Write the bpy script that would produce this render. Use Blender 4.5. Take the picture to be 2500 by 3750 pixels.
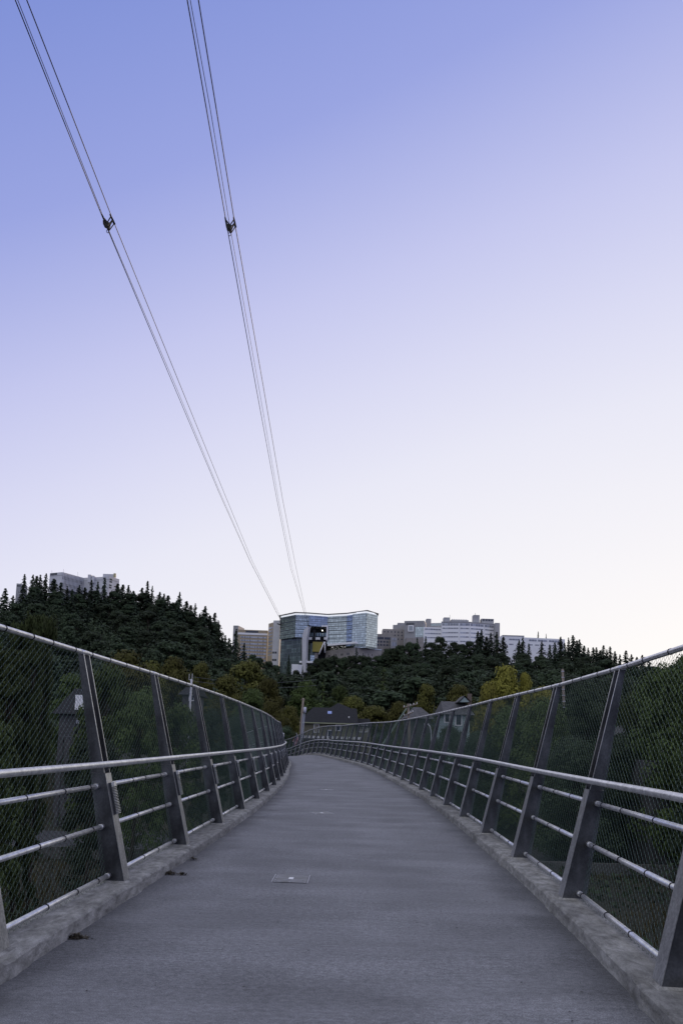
import bpy, math, random
from mathutils import Vector, Matrix, noise
random.seed(11)
for o in list(bpy.data.objects): bpy.data.objects.remove(o)
S = bpy.context.scene
COL = S.collection
R_ = math.radians
def lin(c):
    return tuple((v/255/12.92 if v/255 <= .04045 else ((v/255+.055)/1.055)**2.4) for v in c)+(1,)

# ---------------------------------------------------------------- camera
EYE = 1.38; F = 2500.0; PITCH = R_(6); ROLL = R_(1.8); PY = 2697-F*math.tan(PITCH)
cam = bpy.data.cameras.new('camera'); cam_o = bpy.data.objects.new('camera', cam); COL.objects.link(cam_o)
CAMR = Matrix.Rotation(math.pi/2+PITCH, 3, 'X') @ Matrix.Rotation(ROLL, 3, 'Z')
cam_o.matrix_world = Matrix.Translation((0, 0, EYE)) @ CAMR.to_4x4()
cam.sensor_fit = 'VERTICAL'; cam.sensor_height = 36; cam.lens = 24; cam.shift_y = (PY-1875)/3750
cam.clip_start = .05; cam.clip_end = 6000
S.camera = cam_o
S.render.resolution_x = 682; S.render.resolution_y = 1024
S.view_settings.view_transform = 'Standard'; S.view_settings.look = 'None'
S.view_settings.exposure = 0; S.view_settings.gamma = 1

# ---------------------------------------------------------------- sky and sun
SUN_AZ = R_(38); SUN_EL = R_(4.5)
w = bpy.data.worlds.new('World'); S.world = w; w.use_nodes = True
nt = w.node_tree; nt.nodes.clear()
def N(t, **k):
    n = nt.nodes.new(t)
    for a, b in k.items(): setattr(n, a, b)
    return n
out = N('ShaderNodeOutputWorld'); bg = N('ShaderNodeBackground'); tc = N('ShaderNodeTexCoord')
sep = N('ShaderNodeSeparateXYZ'); dot = N('ShaderNodeVectorMath', operation='DOT_PRODUCT')
dot.inputs[1].default_value = (math.sin(SUN_AZ), math.cos(SUN_AZ), 0)
nt.links.new(tc.outputs['Generated'], sep.inputs[0]); nt.links.new(tc.outputs['Generated'], dot.inputs[0])
m1 = N('ShaderNodeMath', operation='SUBTRACT'); m1.inputs[0].default_value = 1; nt.links.new(dot.outputs['Value'], m1.inputs[1])
m2 = N('ShaderNodeMath', operation='MULTIPLY_ADD'); m2.inputs[1].default_value = .63
nt.links.new(m1.outputs[0], m2.inputs[0]); nt.links.new(sep.outputs['Z'], m2.inputs[2])
m3 = N('ShaderNodeMath', operation='DIVIDE'); m3.inputs[1].default_value = 1.7; nt.links.new(m2.outputs[0], m3.inputs[0])
ramp = N('ShaderNodeValToRGB'); nt.links.new(m3.outputs[0], ramp.inputs[0])
stops = [(0.02, (255, 249, 238)), (.12, (254, 252, 251)), (.25, (250, 248, 251)), (.39, (243, 242, 250)), (.51, (235, 235, 249)), (.65, (220, 221, 246)),
         (.8, (199, 202, 241)), (1.0, (156, 167, 228)), (1.2, (128, 146, 217)), (1.34, (212, 217, 240)), (1.7, (236, 238, 246))]
cr = ramp.color_ramp
for i, (t, c) in enumerate(stops):
    e = cr.elements[0] if i == 0 else (cr.elements[1] if i == 1 else cr.elements.new(.99))
    e.position = t/1.7; e.color = lin(c)
sky = N('ShaderNodeTexSky', sky_type='NISHITA'); sky.sun_disc = False; sky.sun_elevation = SUN_EL; sky.sun_rotation = SUN_AZ
skm = N('ShaderNodeVectorMath', operation='SCALE'); skm.inputs['Scale'].default_value = .12; nt.links.new(sky.outputs[0], skm.inputs[0])
mx = N('ShaderNodeMix', data_type='RGBA'); mx.inputs['Factor'].default_value = .03
nt.links.new(ramp.outputs[0], mx.inputs['A']); nt.links.new(skm.outputs[0], mx.inputs['B'])
nt.links.new(mx.outputs['Result'], bg.inputs[0]); bg.inputs[1].default_value = 1.0
nt.links.new(bg.outputs[0], out.inputs[0])
sd = bpy.data.lights.new('sun', 'SUN'); sd.energy = 2.0; sd.angle = R_(.6); sd.color = (1, .72, .42)
so = bpy.data.objects.new('sun', sd); COL.objects.link(so)
so.rotation_euler = (math.pi/2-SUN_EL, 0, math.pi-SUN_AZ)

# ---------------------------------------------------------------- helpers
def at(px, py, D):
    d = CAMR @ Vector(((px-1250)/F, -(py-PY)/F, -1)); p = d*(D/d.y)
    return Vector((p.x, D, p.z+EYE))
def atz(px, py, z):
    d = CAMR @ Vector(((px-1250)/F, -(py-PY)/F, -1)); p = d*((z-EYE)/d.z)
    return Vector((p.x, p.y, z))
def lerp(a, b, t): return a+(b-a)*t
class MB:
    def __init__(s): s.v = []; s.f = []; s.mi = []; s.uv = None
    def quad(s, a, b, c, d, m=0):
        n = len(s.v); s.v += [a, b, c, d]; s.f.append((n, n+1, n+2, n+3)); s.mi.append(m)
    def tri(s, a, b, c, m=0):
        n = len(s.v); s.v += [a, b, c]; s.f.append((n, n+1, n+2)); s.mi.append(m)
    def hexa(s, b, t, m=0):           # bottom loop and top loop, same count
        n = len(s.v); k = len(b); s.v += list(b)+list(t)
        s.f.append(tuple(range(n+k-1, n-1, -1))); s.f.append(tuple(range(n+k, n+2*k))); s.mi += [m, m]
        for i in range(k):
            j = (i+1) % k; s.f.append((n+i, n+j, n+k+j, n+k+i)); s.mi.append(m)
    def box(s, c, d, m=0, ax=None):
        c = Vector(c); X, Y, Z = ax if ax else (Vector((1, 0, 0)), Vector((0, 1, 0)), Vector((0, 0, 1)))
        hx, hy, hz = X*d[0]/2, Y*d[1]/2, Z*d[2]/2
        s.hexa([c-hx-hy-hz, c+hx-hy-hz, c+hx+hy-hz, c-hx+hy-hz], [c-hx-hy+hz, c+hx-hy+hz, c+hx+hy+hz, c-hx+hy+hz], m)
    def tube(s, pts, r, k=8, m=0, cap=True):
        pts = [Vector(p) for p in pts]; rs = r if isinstance(r, (list, tuple)) else [r]*len(pts)
        n0 = len(s.v); up = None
        for i, p in enumerate(pts):
            a = pts[max(i-1, 0)]; b = pts[min(i+1, len(pts)-1)]; t = (b-a).normalized()
            if up is None: up = Vector((0, 0, 1)) if abs(t.z) < .9 else Vector((1, 0, 0))
            x = t.cross(up).normalized(); y = x.cross(t).normalized(); up = y
            for j in range(k):
                q = 2*math.pi*j/k; s.v.append(p+x*math.cos(q)*rs[i]+y*math.sin(q)*rs[i])
        for i in range(len(pts)-1):
            for j in range(k):
                a = n0+i*k+j; b = n0+i*k+(j+1) % k; s.f.append((a, b, b+k, a+k)); s.mi.append(m)
        if cap:
            s.f.append(tuple(range(n0+k-1, n0-1, -1))); e = n0+(len(pts)-1)*k; s.f.append(tuple(range(e, e+k))); s.mi += [m, m]
    def prism(s, xy, z0, z1, m=0):
        a = sum(xy[i][0]*xy[(i+1) % len(xy)][1]-xy[(i+1) % len(xy)][0]*xy[i][1] for i in range(len(xy)))
        if a < 0: xy = xy[::-1]
        s.hexa([Vector((p[0], p[1], z0)) for p in xy], [Vector((p[0], p[1], z1)) for p in xy], m)
    def mesh(s, name, mats, smooth=False):
        me = bpy.data.meshes.new(name); me.from_pydata([tuple(v) for v in s.v], [], s.f)
        for m in (mats if isinstance(mats, (list, tuple)) else [mats]): me.materials.append(m)
        if any(s.mi): me.polygons.foreach_set('material_index', s.mi)
        if smooth: me.polygons.foreach_set('use_smooth', [True]*len(me.polygons))
        if s.uv:
            l = me.uv_layers.new(name='UVMap'); l.data.foreach_set('uv', [c for p in s.uv for c in p])
        me.update(); return me
    def build(s, name, mats, parent=None, smooth=False, **tg):
        o = bpy.data.objects.new(name, s.mesh(name, mats, smooth)); COL.objects.link(o)
        if parent: o.parent = parent
        if tg: tag(o, **tg)
        return o
def tag(o, label=None, cat=None, group=None, kind=None):
    if label: o['label'] = label
    if cat: o['category'] = cat
    if group: o['group'] = group
    if kind: o['kind'] = kind
    return o
def empty(name, label, cat, group=None, loc=(0, 0, 0)):
    o = bpy.data.objects.new(name, None); COL.objects.link(o); o.location = loc; o.empty_display_size = .2
    return tag(o, label, cat, group)

# ---------------------------------------------------------------- materials
def mat(name, col, rough=.8, metal=0, spec=.3):
    m = bpy.data.materials.new(name); m.use_nodes = True; b = m.node_tree.nodes['Principled BSDF']
    b.inputs['Base Color'].default_value = tuple(col)+(1,) if len(col) == 3 else col
    b.inputs['Roughness'].default_value = rough; b.inputs['Metallic'].default_value = metal
    b.inputs['Specular IOR Level'].default_value = spec
    return m
def noisy(name, c1, c2, scale=(3, 3, 3), rough=.8, metal=0, detail=6, bump=0, bscale=60, coord='Object', extra=None, spec=.3, contrast=(.35, .65)):
    m = mat(name, c1, rough, metal, spec); t = m.node_tree; n = t.nodes; l = t.links; b = n['Principled BSDF']
    tcn = n.new('ShaderNodeTexCoord'); mp = n.new('ShaderNodeMapping'); mp.inputs['Scale'].default_value = scale
    nz = n.new('ShaderNodeTexNoise'); nz.inputs['Scale'].default_value = 1; nz.inputs['Detail'].default_value = detail; nz.inputs['Roughness'].default_value = .65
    rp = n.new('ShaderNodeValToRGB'); rp.color_ramp.elements[0].position = contrast[0]; rp.color_ramp.elements[1].position = contrast[1]
    rp.color_ramp.elements[0].color = tuple(c1)+(1,); rp.color_ramp.elements[1].color = tuple(c2)+(1,)
    l.new(tcn.outputs[coord], mp.inputs[0]); l.new(mp.outputs[0], nz.inputs[0]); l.new(nz.outputs[0], rp.inputs[0])
    last = rp.outputs[0]
    for (sc, amt, thr) in (extra or []):
        n2 = n.new('ShaderNodeTexNoise'); mp2 = n.new('ShaderNodeMapping'); mp2.inputs['Scale'].default_value = sc
        l.new(tcn.outputs[coord], mp2.inputs[0]); l.new(mp2.outputs[0], n2.inputs[0]); n2.inputs['Scale'].default_value = 1; n2.inputs['Detail'].default_value = 3
        mr = n.new('ShaderNodeMapRange'); mr.inputs['From Min'].default_value = thr[0]; mr.inputs['From Max'].default_value = thr[1]
        mr.inputs['To Min'].default_value = 1-amt; mr.inputs['To Max'].default_value = 1+amt*.6
        l.new(n2.outputs[0], mr.inputs[0]); vm = n.new('ShaderNodeVectorMath'); vm.operation = 'SCALE'
        l.new(last, vm.inputs[0]); l.new(mr.outputs[0], vm.inputs['Scale']); last = vm.outputs[0]
    l.new(last, b.inputs['Base Color'])
    if bump:
        n3 = n.new('ShaderNodeTexNoise'); n3.inputs['Scale'].default_value = bscale; n3.inputs['Detail'].default_value = 4
        l.new(tcn.outputs[coord], n3.inputs[0]); bp = n.new('ShaderNodeBump'); bp.inputs['Strength'].default_value = bump; bp.inputs['Distance'].default_value = .01
        l.new(n3.outputs[0], bp.inputs['Height']); l.new(bp.outputs[0], b.inputs['Normal'])
    return m
def leafmat(name, c, var=.24, rough=.75):
    m = mat(name, c, rough, 0, .15); t = m.node_tree; n = t.nodes; l = t.links; b = n['Principled BSDF']
    oi = n.new('ShaderNodeObjectInfo'); geo = n.new('ShaderNodeNewGeometry')
    h = n.new('ShaderNodeHueSaturation'); h.inputs['Color'].default_value = tuple(c)+(1,)
    a = n.new('ShaderNodeMapRange'); a.inputs['To Min'].default_value = 1-var; a.inputs['To Max'].default_value = 1+var
    l.new(geo.outputs['Random Per Island'], a.inputs[0])
    a2 = n.new('ShaderNodeMapRange'); a2.inputs['To Min'].default_value = .65; a2.inputs['To Max'].default_value = 1.35
    l.new(oi.outputs['Random'], a2.inputs[0]); mm = n.new('ShaderNodeMath'); mm.operation = 'MULTIPLY'
    l.new(a.outputs[0], mm.inputs[0]); l.new(a2.outputs[0], mm.inputs[1]); l.new(mm.outputs[0], h.inputs['Value'])
    a3 = n.new('ShaderNodeMapRange'); a3.inputs['To Min'].default_value = .492; a3.inputs['To Max'].default_value = .515
    l.new(oi.outputs['Random'], a3.inputs[0]); l.new(a3.outputs[0], h.inputs['Hue'])
    l.new(h.outputs[0], b.inputs['Base Color'])
    return m
def gridglass(name, c, line, pw, ph, lw, rough=.12, metal=.55, var=.5):
    m = mat(name, c, rough, metal, .6); t = m.node_tree; n = t.nodes; l = t.links; b = n['Principled BSDF']
    uv = n.new('ShaderNodeUVMap'); sp = n.new('ShaderNodeSeparateXYZ'); l.new(uv.outputs[0], sp.inputs[0])
    def M(op, a, bb=None, c_=None):
        q = n.new('ShaderNodeMath'); q.operation = op
        for i, x in enumerate((a, bb, c_)):
            if x is None: continue
            if isinstance(x, (int, float)): q.inputs[i].default_value = x
            else: l.new(x, q.inputs[i])
        return q.outputs[0]
    u = M('DIVIDE', sp.outputs[0], pw); v = M('DIVIDE', sp.outputs[1], ph)
    lu = M('LESS_THAN', M('FRACT', u), lw/pw); lv = M('LESS_THAN', M('FRACT', v), lw*1.6/ph); ln = M('MAXIMUM', lu, lv)
    cb = n.new('ShaderNodeCombineXYZ'); l.new(M('FLOOR', u), cb.inputs[0]); l.new(M('FLOOR', v), cb.inputs[1])
    wn = n.new('ShaderNodeTexWhiteNoise'); wn.noise_dimensions = '2D'; l.new(cb.outputs[0], wn.inputs['Vector'])
    pv = M('MULTIPLY_ADD', M('POWER', wn.outputs['Value'], 2.5), var*1.6, 1-var*.5)
    vm = n.new('ShaderNodeVectorMath'); vm.operation = 'SCALE'; vm.inputs[0].default_value = c[:3]; l.new(pv, vm.inputs['Scale'])
    mx = n.new('ShaderNodeMix'); mx.data_type = 'RGBA'; l.new(ln, mx.inputs['Factor']); l.new(vm.outputs[0], mx.inputs['A']); mx.inputs['B'].default_value = tuple(line)+(1,)
    l.new(mx.outputs['Result'], b.inputs['Base Color'])
    l.new(M('MULTIPLY', M('SUBTRACT', 1, ln), metal), b.inputs['Metallic'])
    nz = n.new('ShaderNodeTexNoise'); nz.inputs['Scale'].default_value = .5; l.new(uv.outputs[0], nz.inputs[0])
    bp = n.new('ShaderNodeBump'); bp.inputs['Strength'].default_value = .03; l.new(wn.outputs['Value'], bp.inputs['Height']); l.new(bp.outputs[0], b.inputs['Normal'])
    return m
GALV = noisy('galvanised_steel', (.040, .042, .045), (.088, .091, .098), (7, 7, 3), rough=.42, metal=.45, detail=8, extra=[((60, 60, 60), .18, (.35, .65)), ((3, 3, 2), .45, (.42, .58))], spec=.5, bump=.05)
GALV_LIT = noisy('zinc_lit_face', (.38, .38, .375), (.58, .58, .575), (25, 25, 9), rough=.36, metal=.85, extra=[((120, 120, 60), .25, (.35, .65))], spec=.5)  # paler zinc: sky light on inward post faces put into the colour
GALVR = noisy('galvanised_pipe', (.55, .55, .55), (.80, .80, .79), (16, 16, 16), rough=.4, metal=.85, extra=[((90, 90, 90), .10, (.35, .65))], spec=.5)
DARKM = mat('dark_tie_wire', (.03, .03, .035), .6, .5)
WIRE = mat('vinyl_coated_wire', (.07, .115, .09), .4, .3, .5)
DECKM = noisy('deck_concrete', (.186, .188, .200), (.258, .261, .278), (.7, .28, .7), rough=.88, detail=9, bump=.35, bscale=55,
              extra=[((.3, 2.2, 1), .09, (.38, .62)), ((1.6, 44, 3), .07, (.36, .64)), ((150, 200, 150), .55, (.3, .7)), ((28, 44, 24), .22, (.3, .7)), ((.9, 1.5, 1), .12, (.4, .62))], contrast=(.25, .75))
KERBM = noisy('kerb_concrete', (.14, .138, .128), (.345, .34, .325), (16, 9, 22), rough=.9, detail=9, bump=.6, bscale=45,
              extra=[((120, 120, 120), .2, (.3, .7)), ((2.2, 3, 6), .22, (.35, .6)), ((.7, .5, 1), .2, (.4, .6))], contrast=(.32, .68))
GROUNDM = noisy('valley_soil', (.014, .017, .010), (.034, .031, .018), (.3, .3, .3), rough=.95, extra=[((6, 6, 6), .4, (.3, .7))])
HILLM = mat('hillside_soil', (.02, .026, .015), .95)
ASPH = noisy('asphalt', (.03, .03, .032), (.042, .041, .043), (.6, .6, .6), rough=.9)
CONC = noisy('barrier_concrete', (.06, .06, .058), (.10, .098, .095), (1, 1, 1), rough=.9)
BARK = noisy('bark', (.03, .024, .018), (.07, .055, .04), (6, 6, 1.5), rough=.95)
POLEW = noisy('weathered_pole_timber', (.16, .13, .11), (.30, .25, .21), (9, 9, 1.2), rough=.9)
L_DARK = leafmat('conifer_needles', (.030, .043, .026))
L_HILL = leafmat('hill_foliage', (.037, .052, .027))
L_GREEN = leafmat('green_foliage', (.056, .075, .023))
L_OLIVE = leafmat('olive_foliage', (.086, .084, .021))
L_YEL = leafmat('yellow_green_foliage', (.25, .24, .045))
L_DRY = leafmat('dry_grass_blades', (.07, .06, .028))
L_BLUE = leafmat('blue_spruce_needles', (.06, .075, .075))
WHITE = mat('white_paint', (.72, .72, .74), .6)
DGLASS = mat('dark_window_glass', (.05, .055, .065), .12, .3, .6)

# ---------------------------------------------------------------- terrain
RID = [(-900, 2300, 430), (-300, 2180, 430), (0, 2165, 430), (100, 2125, 430), (350, 2150, 430), (560, 2160, 430), (700, 2225, 430), (800, 2290, 435), (860, 2370, 450),
       (960, 2425, 500), (1100, 2465, 520), (1170, 2435, 525), (1250, 2425, 525), (1400, 2395, 530), (1600, 2350, 530), (1760, 2345, 530), (1950, 2365, 520), (2100, 2360, 510),
       (2300, 2400, 500), (2500, 2400, 470), (3000, 2300, 430), (3800, 2250, 430), (5000, 2300, 430)]  # right end, out of view, raised to keep the low sun off the bridge
TREEH = 20.0
def ridge(px):
    px = min(max(px, RID[0][0]), RID[-1][0])
    for a, b in zip(RID, RID[1:]):
        if px <= b[0]:
            t = (px-a[0])/(b[0]-a[0]); py = lerp(a[1], b[1], t); D = lerp(a[2], b[2], t)
            return at(px, py, D).z-TREEH, D
def sstep(a, b, x):
    t = min(max((x-a)/(b-a), 0), 1); return t*t*(3-2*t)
def ground(x, y):
    near = -7+4.8*sstep(54, 76, y)
    if y < 140: return near+.25*noise.noise((x*.05, y*.05, 0))
    px = 1250+2500*x/y; zr, Dr = ridge(px)
    t = min((y-140)/(Dr-140), 1.25)
    tt = t**1.25 if t <= 1 else 1+(t-1)*.25
    return near+(zr+2.2)*tt+1.5*noise.noise((x*.01, y*.01, 3))
mb = MB(); xs = [-1500+i*25 for i in range(121)]; ys = [-400, -200, -60, 0, 30, 44]+[54+i*4 for i in range(6)]+[85, 110, 139]+[150+i*15 for i in range(32)]+[700, 900, 1300, 2500]
for y in ys:
    for x in xs: mb.v.append((x, y, ground(x, y)))
for j in range(len(ys)-1):
    for i in range(len(xs)-1):
        a = j*len(xs)+i; mb.f.append((a, a+1, a+1+len(xs), a+len(xs))); mb.mi.append(0)
g = mb.build('ground', [GROUNDM], smooth=True); tag(g, kind='structure')
mb = MB(); mb.quad(*[Vector(p) for p in ((-160, 46, -6.72), (160, 46, -6.72), (160, 55, -6.72), (-160, 55, -6.72))])
tag(mb.build('road', [ASPH]), kind='structure')

# ---------------------------------------------------------------- foot bridge
LD = [(-2.40, -4.0, .12), (-2.23, -2.0, .12), (-2.08, 0, .118), (-1.95, 2.0, .116), (-1.85, 4.0, .112), (-1.760, 5.96, .104), (-1.672, 7.93, .101), (-1.607, 9.92, .095), (-1.566, 11.9, .087), (-1.556, 14.0, .074),
      (-1.571, 16.15, .059), (-1.602, 18.2, .049), (-1.658, 20.2, .040), (-1.747, 22.4, .028), (-1.865, 24.7, .010), (-1.99, 26.8, -.002), (-2.12, 29, .0), (-2.22, 31, .01), (-2.34, 33, .02), (-2.50, 35, .03),
      (-2.70, 37, .04), (-2.95, 39, .045), (-3.25, 41, .045), (-3.6, 43, .04), (-4.0, 45, .02), (-4.5, 47, -.03), (-5.05, 49, -.12), (-5.7, 51, -.25), (-6.4, 53, -.42), (-7.2, 55, -.6), (-8.1, 57, -.8)]
RD = [(.95, -4.2, .12), (1.18, -2.2, .12), (1.38, -.2, .12), (1.57, 1.8, .12), (1.735, 3.8, .116), (1.885, 5.87, .100), (1.965, 7.8, .097), (2.000, 9.66, .107), (2.020, 11.5, .116), (2.040, 13.4, .114),
      (2.035, 15.35, .111), (2.010, 17.3, .107), (1.965, 19.25, .103), (1.905, 21.2, .098), (1.820, 23.2, .094), (1.715, 25.3, .093), (1.597, 27.5, .098), (1.445, 29.6, .110), (1.250, 31.4, .128), (1.040, 33.0, .143),
      (.805, 34.65, .146), (.560, 36.3, .142), (.300, 38.2, .138), (.005, 40.6, .134), (-.305, 42.6, .125), (-.60, 44.3, .12)]
# beyond the crest the deck turns left and falls: positions read along the handrail (0.97 above the kerb)
for px, py, D in ((1205, 2710.3, 46), (1187, 2709.4, 47.7), (1170, 2709.7, 49.4), (1153, 2711.2, 51), (1135, 2714.8, 52.6), (1119, 2719, 54.2), (1103, 2725, 55.8), (1086, 2732, 57.4), (1070, 2738, 59), (1054, 2743.5, 60.6), (1036, 2748.5, 62), (1018, 2754, 63.4)):
    p = at(px, py, D); RD.append((p.x-.25, D, p.z-.97))
HRH = .97; TOPH = 1.935; LEAN = .252
class Edge:
    def __init__(s, pts, side):
        s.p = [Vector(p) for p in pts]; s.side = side; s.n = []
        for i in range(len(s.p)):
            a = s.p[max(i-1, 0)]; b = s.p[min(i+1, len(s.p)-1)]; t = Vector((b.x-a.x, b.y-a.y, 0)).normalized()
            s.n.append(Vector((t.y, -t.x, 0))*side)          # outward
    def tan(s, i): n = s.n[i]; return Vector((-n.y, n.x, 0))*s.side
    def cr(s, u, off=0, h=0):                                 # catmull-rom along the edge
        i = min(max(int(u), 0), len(s.p)-2); t = u-i
        P = [s.p[min(max(i+k, 0), len(s.p)-1)] for k in (-1, 0, 1, 2)]
        c = .5*((2*P[1])+(P[2]-P[0])*t+(2*P[0]-5*P[1]+4*P[2]-P[3])*t*t+(3*P[1]-P[0]-3*P[2]+P[3])*t**3)
        n = s.n[i].lerp(s.n[i+1], t).normalized()
        return c+n*off+Vector((0, 0, h))
EL = Edge(LD, -1); ER = Edge(RD, 1)
# deck slab
mb = MB(); NS = 200; NA = 10
for k in range(NS+1):
    a = EL.cr(k/NS*(len(LD)-1.001), -.05, -.1); b = ER.cr(k/NS*(len(RD)-1.001), -.05, -.1)
    for j in range(NA+1): mb.v.append(a.lerp(b, j/NA))
for k in range(NS):
    for j in range(NA):
        a = k*(NA+1)+j; mb.f.append((a, a+1, a+NA+2, a+NA+1)); mb.mi.append(0)
mb.uv = [q for k in range(NS) for j in range(NA) for q in ((j/NA, k/NS), ((j+1)/NA, k/NS), ((j+1)/NA, (k+1)/NS), (j/NA, (k+1)/NS))]
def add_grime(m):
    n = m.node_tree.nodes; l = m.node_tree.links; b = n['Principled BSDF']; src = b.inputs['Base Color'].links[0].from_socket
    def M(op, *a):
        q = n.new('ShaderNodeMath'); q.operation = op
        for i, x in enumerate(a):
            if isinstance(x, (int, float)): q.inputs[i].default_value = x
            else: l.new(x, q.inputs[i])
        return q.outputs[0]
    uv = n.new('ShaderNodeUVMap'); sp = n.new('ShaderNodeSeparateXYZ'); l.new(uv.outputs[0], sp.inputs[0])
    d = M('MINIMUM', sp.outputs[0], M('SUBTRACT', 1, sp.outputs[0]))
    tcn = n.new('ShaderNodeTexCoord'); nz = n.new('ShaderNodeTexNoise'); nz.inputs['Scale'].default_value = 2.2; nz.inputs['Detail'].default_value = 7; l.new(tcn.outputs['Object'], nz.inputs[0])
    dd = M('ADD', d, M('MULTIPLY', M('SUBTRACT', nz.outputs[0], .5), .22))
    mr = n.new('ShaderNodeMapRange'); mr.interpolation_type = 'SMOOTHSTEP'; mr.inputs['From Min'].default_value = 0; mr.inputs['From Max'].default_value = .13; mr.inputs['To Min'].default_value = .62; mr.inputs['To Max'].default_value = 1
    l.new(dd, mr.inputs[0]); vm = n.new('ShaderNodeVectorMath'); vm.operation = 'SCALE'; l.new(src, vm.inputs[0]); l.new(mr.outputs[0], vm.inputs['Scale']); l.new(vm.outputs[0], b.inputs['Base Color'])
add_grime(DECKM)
bridge = empty('foot_bridge', 'curved grey concrete foot bridge deck with low rough kerbs running away between the fences', 'bridge')
mb.build('deck', [DECKM], bridge, smooth=True)
mb = MB()
for k in range(NS):
    for s_, E_, L_ in ((0, EL, LD), (1, ER, RD)): pass
prev = None
for k in range(0, NS+1, 4):
    a = EL.cr(k/NS*(len(LD)-1.001), .24, -.14); b = ER.cr(k/NS*(len(RD)-1.001), .24, -.14)
    c = a.lerp(b, .2)+Vector((0, 0, -.75)); d = a.lerp(b, .8)+Vector((0, 0, -.75)); cur = [a, b, b-Vector((0, 0, .2)), d, c, a-Vector((0, 0, .2))]
    if prev:
        for i in range(6): mb.quad(prev[i], prev[(i+1) % 6], cur[(i+1) % 6], cur[i])
    prev = cur
mb.build('girder', [CONC], bridge)
for px_, py_ in ((-.1, 30.0), (-6, 58.0)):
    mb = MB(); mb.tube([(px_, py_, -8), (px_, py_, -.9)], .55, 20); mb.build('pier', [CONC], bridge, smooth=True)
def kerb(E, L, name):
    mb = MB(); per = 26; n = int((len(L)-1.001)*per)
    prof = [(-.10, -.105), (-.095, -.06), (-.088, -.018), (-.072, -.003), (-.03, 0), (.1, .002), (.235, 0), (.25, -.02), (.25, -.3)]
    for k in range(n+1):
        u = k/per; i = int(u); fr = u-i; P = E.cr(u)
        jut = .010*math.sin(i*2.4)+(.012 if (fr < .07 or fr > .93) else 0)
        for q, (o, h) in enumerate(prof):
            w_ = noise.noise((P.x*2.5, P.y*2.5, q*.35))*.005+noise.noise((P.x*21, P.y*21, q*.8+5))*.007
            off = o+((w_-jut) if q < 4 else 0); hh = h+(noise.noise((P.x*9, P.y*9, 9+q*.6))*.003 if 0 < q < 7 else 0)
            mb.v.append(E.cr(u, off, hh))
    m = len(prof)
    for k in range(n):
        for q in range(m-1):
            a = k*m+q; mb.f.append((a, a+1, a+m+1, a+m)); mb.mi.append(0)
    return mb.build('kerb', [KERBM], bridge)
kerb(EL, LD, 'kerb'); kerb(ER, RD, 'kerb')
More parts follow.
